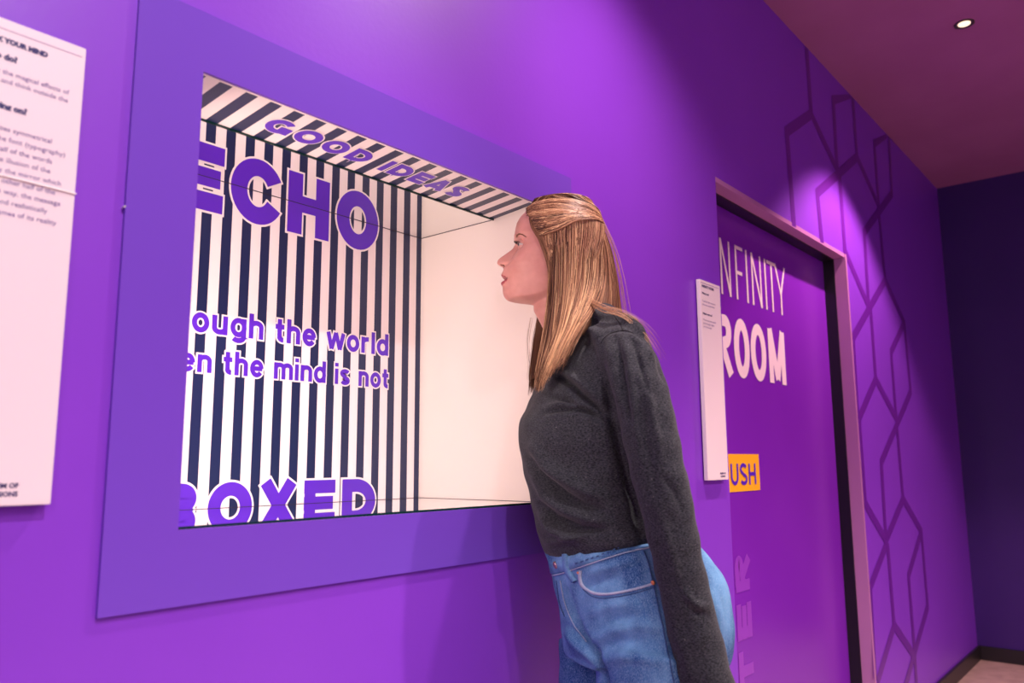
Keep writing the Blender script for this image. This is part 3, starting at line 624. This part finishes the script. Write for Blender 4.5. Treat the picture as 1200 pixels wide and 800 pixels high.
FO = [  # line, width px, height m
    ([(700, 400), (706, 440), (717, 490), (728, 540), (742, 590), (754, 640)], 4.5, -.006), ([(712, 396), (718, 430), (728, 480)], 4, .004), ([(722, 395), (728, 430), (738, 490)], 2.6, -.0045), ([(732, 396), (738, 430), (744, 480), (750, 540)], 3, .004),
    ([(742, 398), (750, 425), (760, 460)], 2.6, -.004), ([(738, 392), (758, 405), (775, 432)], 3, .004), ([(745, 392), (765, 412), (782, 450)], 2.5, -.004), ([(757, 440), (765, 490), (776, 540)], 4, .0035), ([(752, 470), (757, 520), (770, 580)], 3.5, -.003),
    ([(770, 590), (785, 640), (796, 680)], 5, .003), ([(778, 560), (790, 575), (800, 600)], 3, -.003), ([(800, 690), (812, 706), (826, 712)], 4, .004), ([(803, 704), (815, 718), (830, 722)], 3, -.003), ([(785, 720), (800, 760), (812, 800)], 6, .003),
    ([(652, 440), (668, 450), (690, 470), (715, 492)], 3.4, -.0065), ([(656, 434), (675, 444), (700, 465)], 3.4, .004), ([(640, 462), (660, 468), (685, 480), (708, 494)], 3, -.004), ([(636, 483), (655, 479), (680, 480), (705, 488)], 2.6, -.0045), ([(640, 477), (660, 473), (690, 476)], 3, .003),
    ([(625, 525), (640, 545), (662, 561), (685, 574), (706, 582)], 6, .006), ([(622, 540), (636, 560), (660, 580), (682, 592), (704, 598)], 4.5, -.006), ([(628, 560), (640, 580), (665, 598), (690, 608), (712, 612)], 5, .006), ([(632, 590), (648, 607), (680, 620), (705, 620)], 4, -.006),
    ([(634, 602), (650, 620), (680, 632)], 4, .006), ([(680, 380), (700, 390), (706, 430), (708, 470)], 5, .004), ([(640, 635), (660, 632), (690, 625)], 3, .004)]
for ln, wd_, am in FO: d += fold(v, n, ln, wd_*1.15, am*(1.7 if np.mean([p_[0] for p_ in ln]) > 712 else 2.6))
# shoulder and sleeve seams
d += fold(v, n, [(717, 362), (724, 372), (730, 388)], 1.1, -.0016)+fold(v, n, [(700, 402), (712, 390), (730, 387), (748, 394)], 1.2, -.002)
# soft irregular creasing of the knit
vv = v*1.0; d += .0013*np.sin(vv[:, 2]*95+np.sin(vv[:, 0]*40)*2.2)*np.sin(vv[:, 0]*70+vv[:, 2]*30)
put(me, v+n*d[:, None]); to_ = link('knit_top', me, M_shirt, person, True)
v, n = get(me); tt_ = BVHTree.FromPolygons([Vector(a) for a in v], [tuple(p.vertices) for p in me.polygons]); M_seam = mat('black_seam_thread', (.008, .008, .01), .9)
for ln in ([(716, 365), (721, 371), (726, 379), (730, 387)], [(704, 402), (709, 395), (717, 390), (730, 387), (742, 390)]):
    q_ = [cast(tt_, a_, b_, .0002)[0] for a_, b_ in catmull(ln, 18)]; v_, f_ = tube_data(q_, .0008, 6); mesh('seam', v_, f_, M_seam, to_, True)

# ---- jeans
JR = [(641, 790, 634, 1.5, .141, .3, .20), (648, 812, 655, 1.5, .148, .28, .18), (652, 834, 680, 1.5, .158, .25, .14), (657, 844, 705, 1.5, .165, .2, .08), (660, 849, 730, 1.5, .168, .15, .03), (660, 850, 750, 1.5, .165, .1, 0), (662, 846, 768, 1.5, .155, .1, 0)]
jm = MB(); v, f = rings_loft(dense(JR), 60, 2.25); jm.add(v, f)
def leg(top_u, top_v, r0, kn, an, name):
    ps = []
    hipc = np.array(top_u); 
    for t, (c, r) in enumerate(((hipc, r0), ((hipc*.62+kn*.38), r0*.93), ((hipc*.3+kn*.7), r0*.74), (kn, r0*.64), ((kn*.6+an*.4), r0*.60), ((kn*.25+an*.75), r0*.54), (an, r0*.54))): ps.append((*c, r))
    q = catmull(ps, 70); return tube_data(q[:, :3], q[:, 3], 32)
hn, hf_ = P(771, 752, 1.425), P(704, 752, 1.575)
un, uf = uvz(hn), uvz(hf_)
kn = wor(un[0]-.01, un[1]+.01, .47); an = wor(un[0]+.05, un[1]+.01, .10); kf = wor(uf[0]-.02, uf[1]-.005, .47); af = wor(uf[0]+.0, uf[1]-.01, .10)
v, f = leg(hn, 0, .108, kn, an, 'n'); jm.add(v, f); v, f = leg(hf_, 0, .079, kf, af, 'f'); jm.add(v, f)
me = remeshed('jeans', jm, .005, 5); v, n = get(me); d = np.zeros(len(v))
for ln, wd_, am in [([(664, 690), (670, 715), (683, 745), (694, 757)], 3, -.007), ([(656, 700), (662, 725), (676, 750)], 4, .003), ([(694, 757), (706, 790), (712, 830)], 4, -.012), ([(664, 728), (676, 742), (690, 752)], 3, -.004), ([(660, 738), (675, 755), (690, 770)], 4, .004),
                    ([(694, 752), (715, 738), (745, 732), (780, 735)], 6, .004), ([(697, 742), (720, 728), (750, 722)], 5, -.0035), ([(690, 720), (715, 710), (742, 706)], 5, .003), ([(700, 762), (730, 752), (765, 752)], 6, -.003), ([(700, 775), (735, 768), (775, 772)], 6, .003),
                    ([(683, 690), (700, 682), (725, 676)], 4, -.003), ([(690, 672), (715, 664), (745, 655)], 4, .003), ([(660, 770), (680, 775), (700, 790)], 5, -.003), ([(785, 700), (790, 740), (797, 790)], 4, -.003), ([(835, 690), (842, 720), (843, 760)], 4, .003)]: d += fold(v, n, ln, wd_*1.1, am*2.2)
d += .0012*np.sin(v[:, 2]*70+np.sin(v[:, 0]*55)*2)*np.sin(v[:, 0]*50+v[:, 2]*25)
put(me, v+n*d[:, None])
# open the waist: drop the cap above the waistband line is hidden by the top
jo = link('jeans', me, M_denim, person, True)
v, n = get(me); jt = BVHTree.FromPolygons([Vector(a) for a in v], [tuple(p.vertices) for p in me.polygons])
def on(line, k=24, off=.001): return [cast(jt, a, b, off)[0] for a, b in catmull([np.array(p, float) for p in line], k)]
def strip(name, line, half_px, m, thick=.0022, k=30):
    """a raised cloth strip laid over the jeans along a line; half_px = half width"""
    c = catmull([np.array(p, float) for p in line], k); vs = []
    for i in range(k):
        t = c[min(i+1, k-1)]-c[max(i-1, 0)]; t /= np.linalg.norm(t); nn = np.array([-t[1], t[0]])
        hw_ = half_px if np.isscalar(half_px) else np.interp(i/(k-1), np.linspace(0, 1, len(half_px)), half_px)
        for s, off in ((-1, -.0006), (-.92, thick), (0, thick*1.05), (.92, thick), (1, -.0006)): vs.append(cast(jt, *(c[i]+nn*s*hw_), off)[0])
    fs = [(i*5+j, (i+1)*5+j, (i+1)*5+j+1, i*5+j+1) for i in range(k-1) for j in range(4)]; return mesh(name, vs, fs, m, jo, True)
def cord(name, line, r, m, k=26, off=.0012):
    v, f = tube_data(on(line, k, off), r, 6); return mesh(name, v, f, m, jo, True)
strip('waistband', [(644.5, 660), (654, 658), (672, 652), (700, 643), (730, 635), (762, 630)], [12.5, 13, 13.5, 13.5, 12, 11], M_denim, .0030, 40)
cord('waistband_seam', [(648, 674), (656, 672.5), (675, 666), (703, 656.5), (733, 647.5), (764, 641)], .0010, M_denimw, 34, .0022)
mb = MB()
for k in range(13):
    t = k/12; a = np.array([677, 659])*(1-t)+np.array([750, 636])*t; p0 = cast(jt, a[0]-1.2, a[1]+.5, .0035)[0]; p1 = cast(jt, a[0]+1.6, a[1]-.6, .0035)[0]; v_, f_ = tube_data([p0, p1], .0012, 5); mb.add(v_, f_)
o = mb.build('waistband_stitching', M_denimd, jo); o['kind'] = 'stuff'
strip('belt_loop', [(663, 645), (664.5, 660), (668, 671), (674.5, 681)], [2.8, 2.9, 2.8, 2.6], M_denim, .0050, 16)
def stud(name, px, py, r, m, off=.0035):
    p, nn = cast(jt, px, py, off); d_ = _f; nn = nn/np.linalg.norm(nn); v_, f_ = tube_data([p-nn*.003, p+nn*.0006, p+nn*.0018, p+nn*.0022], [r, r, r*.8, r*.35], 16); mesh(name, v_, f_, m, jo, True)
stud('button', 653, 661, .0068, M_brass, .0045); stud('rivet', 678.5, 670.5, .0024, M_copper, .002); stud('rivet', 765.3, 682.5, .0038, M_copper, .002)
pk = [(680.5, 668), (680, 677), (683, 686), (693, 693.5), (708, 696), (728, 693.5), (748, 689), (766, 683.5)]
strip('pocket_edge', pk, 1.5, M_denimw, .0026, 44); cord('pocket_stitching', [(a+1-.5*i*.3, b+4.5) for i, (a, b) in enumerate(pk)][2:], .0007, M_denimd, 30)
cord('side_seam', [(754, 645), (760, 660), (767, 690), (776, 730), (783, 765), (790, 800), (795, 830)], .0013, M_denimd, 40)
cord('fly_seam', [(657, 680), (662, 705), (672, 730), (687, 752)], .0009, M_denimw, 26); cord('fly_stitching', [(652.5, 680), (656, 705), (662, 722)], .0008, M_denimd, 20)

# ---- shoes (below the frame)
M_shoe = mat('white_canvas_shoe', (.6, .58, .56), .7); M_sole = mat('rubber_sole', (.75, .73, .7), .6)
for a_ in (an, af):
    b_ = uvz(a_); 
    def ringfoot(zs, k0, hw0):
        vs = []; n_ = 28
        for z_, s_, hs in zs:
            for k in range(n_):
                t = 2*math.pi*k/n_; u = math.cos(t); vv_ = math.sin(t); L_ = (.175 if u > 0 else .075)*s_; wv = hw0*hs*(1 if u < 0 else (1+.25*math.sin(math.pi*min(u, 1))))
                vs.append(wor(b_[0]-u*L_, b_[1]+vv_*wv, z_))
        m_ = len(zs); fs = [(i*n_+k, i*n_+(k+1) % n_, (i+1)*n_+(k+1) % n_, (i+1)*n_+k) for i in range(m_-1) for k in range(n_)]+[tuple(range(n_))[::-1], tuple((m_-1)*n_+k for k in range(n_))]; return vs, fs
    v_, f_ = ringfoot([(.0, .97, .97), (.004, 1, 1), (.022, 1.0, 1), (.026, .98, .97)], 0, .040); so = mesh('sole', v_, f_, M_sole, None, True)
    v_, f_ = ringfoot([(.024, .97, .95), (.045, .92, .9), (.065, .70, .85), (.085, .50, .8), (.11, .42, .78)], 0, .040); up_ = mesh('shoe', v_, f_, M_shoe, person, True); so.parent = up_

# ---- hair
def hair_mat():
    m = mat('blonde_brown_hair', (.4, .2, .1), .48, spec=.3); n, l, b = nodes(m); a = n.new('ShaderNodeAttribute'); a.attribute_name = 'tone'
    r = n.new('ShaderNodeValToRGB'); e = r.color_ramp.elements; e[0].position = 0; e[0].color = (.045, .018, .012, 1); e[1].position = 1; e[1].color = (.92, .60, .32, 1)
    x = e.new(.35); x.color = (.21, .095, .05, 1); x = e.new(.68); x.color = (.56, .29, .155, 1)
    l.new(a.outputs['Fac'], r.inputs[0]); l.new(r.outputs[0], b.inputs['Base Color']); return m
M_hair = hair_mat()
HVv, HVf, HVt = [], [], []; hcount = 0
RADG = np.linalg.norm((HV.reshape(len(Z), NT, 3)-np.stack([cen, 0*cen, 0*cen], 1)[:, None, :])[:, :, :2], axis=2)
def outside(path, margin):
    """keep a hair off the head: push points that lie inside it out to the skin plus a margin"""
    d = path-CAM; x = -(d@_r); y = HW-(d@FH); z = d[:, 2]+CAM[2]
    jf = np.clip(np.interp(z, Z, np.arange(len(Z))), 0, len(Z)-1.001); j0 = jf.astype(int); c = np.interp(z, Z, cen)
    a = (np.arctan2(y, x-c) % (2*np.pi))/(2*np.pi)*NT; k0 = a.astype(int) % NT; Rr_ = RADG[j0, k0]; rr_ = np.hypot(x-c, y)+1e-9
    k = np.where((z > hz(372)) & (rr_ < Rr_+margin), (Rr_+margin)/rr_, 1.0); x2 = c+(x-c)*k; y2 = y*k; z2 = z+np.where(z > Z[-8], 1.0, 0.0)*margin*.6
    return CAM*np.array([1, 1, 0])+np.outer(-x2, _r)+np.outer(HW-y2, FH)+np.outer(z2, ZZ)
def strands(guides, count, depth=.012, rad=.00042, tone=.6, spread=.55, root_dark=.25, cut=(0.9, 1.0), jit=.0016, contrast=.35, seed=1, wave=1.0, srange=(0, 1), lift=0, tip=0.0):
    global hcount
    K = 22; G = np.array([catmull([P(*p) for p in g_], K) for g_ in guides]); m = len(guides); r_ = np.random.default_rng(seed)
    ncl = max(4, int(count/22)); cl = r_.random(ncl)*(srange[1]-srange[0])+srange[0]; clt = r_.normal(0, 1, ncl); clj = r_.normal(0, 1, (ncl, 3))
    for i in range(count):
        c = r_.integers(ncl); s = np.clip(cl[c]+r_.normal(0, spread/ncl**.5*.5), 0, 1)*(m-1); a = min(int(s), m-2); fr = s-a
        if m > 3:
            i0, i3 = max(a-1, 0), min(a+2, m-1); p0, p1, p2, p3 = G[i0], G[a], G[a+1], G[i3]
            path = .5*((2*p1)+(-p0+p2)*fr+(2*p0-5*p1+4*p2-p3)*fr**2+(-p0+3*p1-3*p2+p3)*fr**3)
        else: path = G[a]*(1-fr)+G[a+1]*fr
        t = np.linspace(0, 1, K)[:, None]; dd = r_.random()**1.4
        path = path+FH*depth*dd+(clj[c]*jit*1.6+r_.normal(0, jit, 3))*(.25+t)+np.sin(t*(2.5+r_.random()*3)*wave+r_.random()*6)*r_.normal(0, .0011, 3)
        path = outside(path, .0045+.004*(1-dd)+lift*(1-t[:, 0]**2.5)*np.clip(t[:, 0]*5, .15, 1)); e = r_.uniform(*cut); idx = np.linspace(0, (K-1)*e, K); lo_ = idx.astype(int).clip(0, K-2); fr2 = (idx-lo_)[:, None]; path = path[lo_]*(1-fr2)+path[lo_+1]*fr2
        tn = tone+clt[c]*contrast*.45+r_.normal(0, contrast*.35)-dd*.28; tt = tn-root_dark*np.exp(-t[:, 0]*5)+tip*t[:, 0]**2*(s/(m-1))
        rr = rad*(.75+.5*r_.random())*np.interp(np.linspace(0, 1, K), [0, .1, .8, 1], [.8, 1, .9, .25])
        T = np.gradient(path, axis=0); T /= np.linalg.norm(T, axis=1)[:, None]; N = np.cross(T, FH+.01); N /= np.linalg.norm(N, axis=1)[:, None]+1e-9; B_ = np.cross(T, N)
        ring = np.stack([path+rr[:, None]*(N*math.cos(q)+B_*math.sin(q)) for q in (0.5, 2.6, 4.7)], 1).reshape(-1, 3)
        HVv.append(ring); HVt.append(np.repeat(np.clip(tt, 0, 1), 3)); b0 = hcount
        k = np.arange(K-1)[:, None]*3; 
        for q in range(3):
            q2 = (q+1) % 3; HVf.append(np.concatenate([b0+k+q, b0+k+q2, b0+k+3+q2, b0+k+3+q], 1))
        hcount += 3*K
def mir(g_): return [(a, b, 2*HW-c) for a, b, c in g_]
hang = [[(644, 272, 1.545), (645, 310, 1.527), (644, 345, 1.515), (639, 385, 1.480), (633, 422, 1.455), (628, 457, 1.445)],
        [(650, 270, 1.532), (650, 310, 1.515), (649, 350, 1.495), (644, 395, 1.460), (636, 430, 1.440), (631, 457, 1.435)],
        [(662, 264, 1.528), (662, 310, 1.510), (660, 350, 1.485), (653, 390, 1.450), (642, 425, 1.432), (634, 452, 1.430)],
        [(675, 259, 1.535), (676, 305, 1.518), (673, 345, 1.488), (665, 382, 1.445), (652, 416, 1.425), (641, 444, 1.422)],
        [(689, 260, 1.555), (690, 305, 1.532), (686, 340, 1.500), (677, 370, 1.445), (662, 404, 1.415), (650, 433, 1.412)],
        [(698, 262, 1.575), (701, 300, 1.550), (698, 335, 1.515), (687, 366, 1.445), (671, 395, 1.405), (658, 424, 1.402)],
        [(700, 263, 1.583), (707, 298, 1.560), (706, 333, 1.530), (696, 360, 1.455), (683, 380, 1.405), (669, 408, 1.392)]]
strands([hang[6], [(701, 260, 1.585), (709, 294, 1.563), (711, 328, 1.55), (707, 352, 1.52), (703, 366, 1.50), (700, 372, 1.50)], [(700, 258, 1.578), (711, 291, 1.566), (715, 325, 1.56), (717, 352, 1.555), (718, 370, 1.56), (718, 384, 1.57)]], 800, .014, .00046, .50, .6, .1, (.9, 1.0), .0012, .35, 33)
strands(hang, 3300, .014, .00046, .50, .5, .10, (.84, 1.0), .0014, .74, 3, tip=.45)
backg = [[(699, 258, 1.575), (709, 292, 1.563), (713, 325, 1.555), (713, 352, 1.548), (711, 372, 1.55), (709, 390, 1.56)], [(701, 256, 1.59), (713, 288, 1.585), (720, 322, 1.585), (723, 352, 1.59), (725, 378, 1.60), (726, 400, 1.61)],
         [(702, 257, 1.61), (714, 288, 1.615), (721, 322, 1.62), (725, 354, 1.63), (728, 380, 1.64), (729, 400, 1.65)], [(700, 258, 1.635), (711, 290, 1.65), (717, 325, 1.66), (720, 358, 1.665), (722, 384, 1.67), (722, 400, 1.67)]]
strands(backg, 1100, .010, .00046, .47, .6, .1, (.9, 1.0), .0012, .35, 4)
swept = [[(627, 241, 1.60), (634, 236.5, 1.60), (652, 234.5, 1.60), (671, 238.5, 1.60), (688, 249, 1.60), (697, 260, 1.595)], [(627, 243, 1.578), (635, 238.5, 1.568), (653, 236, 1.563), (672, 241, 1.565), (687, 250.5, 1.575), (697, 261, 1.59)],
         [(629, 249, 1.562), (637, 245, 1.545), (655, 243, 1.536), (672, 247, 1.541), (687, 254, 1.56), (697, 261.5, 1.585)], [(633, 257, 1.555), (640, 254, 1.536), (656, 251, 1.527), (672, 252.5, 1.533), (687, 257, 1.555), (697, 262, 1.585)],
         [(637, 267, 1.550), (643, 264, 1.532), (657, 259, 1.522), (672, 255.5, 1.529), (687, 257.5, 1.553), (697, 262, 1.583)], [(641, 280, 1.545), (645, 275, 1.531), (657, 267.5, 1.521), (671, 259.5, 1.527), (685, 257.5, 1.550), (697, 262.5, 1.583)]]
strands(swept, 1900, .006, .00044, .52, .5, .22, (.97, 1.0), .0007, .50, 5, .5, lift=.0045)
strands([mir(g_) for g_ in swept], 700, -.004, .0005, .5, .5, .3, (.97, 1.0), .0007, .3, 6, .5)
farh = [[(638, 272, 1.655), (640, 310, 1.665), (635, 350, 1.675), (627, 392, 1.665), (623, 428, 1.62), (621, 460, 1.575)], [(650, 270, 1.668), (650, 310, 1.6755), (647, 350, 1.675), (639, 395, 1.675), (633, 430, 1.63), (628, 458, 1.585)],
        [(664, 262, 1.665), (664, 310, 1.675), (661, 350, 1.675), (652, 395, 1.675), (644, 430, 1.64), (636, 455, 1.60)], [(688, 260, 1.65), (690, 310, 1.67), (686, 350, 1.675), (672, 392, 1.675), (660, 425, 1.65), (648, 450, 1.62)]]
strands(farh, 1100, -.012, .0005, .30, .6, .1, (.88, 1.0), .0014, .3, 8)
# loose strands: over the shoulder, by the temple and neck
loose = [[(694, 352, 1.46), (712, 361, 1.40), (732, 368, 1.375), (750, 384, 1.355), (765, 405, 1.345), (777, 430, 1.345)], [(692, 356, 1.46), (706, 363, 1.40), (724, 366, 1.375), (744, 376, 1.36), (762, 392, 1.35), (780, 420, 1.35)]]
strands(loose, 34, .004, .00028, .75, 2.5, 0, (.6, 1.0), .0024, .3, 9)
temple = [[(632, 255, 1.556), (634, 268, 1.549), (639, 285, 1.540), (643, 310, 1.528), (644, 345, 1.51), (642, 375, 1.49)], [(637, 262, 1.548), (640, 275, 1.541), (644, 290, 1.533), (648, 312, 1.523), (648, 345, 1.508), (646, 380, 1.48)]]
strands(temple, 240, .003, .00032, .5, 1.5, .1, (.4, 1.0), .0016, .3, 10)
fly = [[(622, 372, 1.60), (619, 392, 1.60), (619, 410, 1.6), (622, 430, 1.59), (622, 445, 1.58), (626, 456, 1.57)], [(630, 372, 1.60), (627, 392, 1.60), (625, 410, 1.6), (624, 430, 1.59), (625, 445, 1.58), (626, 456, 1.57)]]
strands(fly, 7, .003, .0002, .45, .8, 0, (.7, 1.0), .002, .3, 12)
strands([backg[1], [(a+4+i*1.2, b, c) for i, (a, b, c) in enumerate(backg[1])]], 26, .003, .00025, .7, 1, 0, (.7, 1), .004, .3, 13)
# dark under-layers so that no scalp or wall shows through
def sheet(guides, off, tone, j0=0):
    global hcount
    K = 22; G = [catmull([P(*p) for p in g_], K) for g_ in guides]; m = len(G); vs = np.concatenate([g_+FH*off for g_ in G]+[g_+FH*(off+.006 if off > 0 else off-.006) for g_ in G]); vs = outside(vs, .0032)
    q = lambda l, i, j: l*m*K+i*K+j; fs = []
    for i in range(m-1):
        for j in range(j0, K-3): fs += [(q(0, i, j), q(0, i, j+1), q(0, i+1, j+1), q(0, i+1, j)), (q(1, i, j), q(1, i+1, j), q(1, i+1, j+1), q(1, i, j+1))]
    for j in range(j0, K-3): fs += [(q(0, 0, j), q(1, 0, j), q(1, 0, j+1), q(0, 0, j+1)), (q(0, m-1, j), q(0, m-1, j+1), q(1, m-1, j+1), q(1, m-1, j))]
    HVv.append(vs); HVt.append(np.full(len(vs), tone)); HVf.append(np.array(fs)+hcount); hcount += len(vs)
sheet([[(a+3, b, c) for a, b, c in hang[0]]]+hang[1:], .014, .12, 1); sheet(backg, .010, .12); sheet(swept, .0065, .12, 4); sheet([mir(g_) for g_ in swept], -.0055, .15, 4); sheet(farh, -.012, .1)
V = np.concatenate(HVv); F = np.concatenate(HVf).astype(np.int32); TN = np.concatenate(HVt)
me = bpy.data.meshes.new('hair'); me.vertices.add(len(V)); me.vertices.foreach_set('co', V.ravel()); me.loops.add(F.size); me.loops.foreach_set('vertex_index', F.ravel())
me.polygons.add(len(F)); me.polygons.foreach_set('loop_start', np.arange(0, F.size, 4, dtype=np.int32)); me.polygons.foreach_set('loop_total', np.full(len(F), 4, dtype=np.int32)); me.update(calc_edges=True)
at = me.attributes.new('tone', 'FLOAT', 'POINT'); at.data.foreach_set('value', TN); me.shade_smooth()
hair = link('hair', me, M_hair, person); hair['kind'] = 'stuff'
# scalp cap of hair roots closing the crown
cap_f = []
for i, f in enumerate(hf[:-2]):
    p = HV[list(f)].mean(0); q = to_px(np.array([head_w(p)]))[0]; lim = np.interp(q[1], [236, 243, 250, 262, 275, 290, 330, 370], [612, 637, 642, 648, 652, 656, 660, 663])
    if q[0] > lim and p[2] > hz(365): cap_f.append(f)
cap_f.append(hf[-1]); ids = sorted({a for f in cap_f for a in f}); mp_ = {a: i for i, a in enumerate(ids)}; hm = HV[:, :2].mean(0)
cv = []
for a in ids:
    p = HV[a].copy(); r_ = p[:2]-np.array([cen[a//NT], 0]); r_ /= np.linalg.norm(r_)+1e-6; p[:2] += r_*.002; p[2] += .002*np.clip((p[2]-hz(260))/.03, 0, 1); cv.append(head_w(p))
mesh('hair_roots', cv, [tuple(mp_[a] for a in f) for f in cap_f], mat('dark_blonde_roots', (.16, .075, .045), .6), person, True)
mb = MB(); c0 = P(697.5, 261.5, 1.582); ang = np.linspace(0, 2*np.pi, 17); v, f = tube_data([c0+FH*.006*math.cos(t)+(ZZ*.8+_r*.6)*.005*math.sin(t) for t in ang], .0016, 8); mb.add(v, f); mb.build('hair_tie', mat('pale_hair_tie', (.7, .62, .6), .3), person, True)
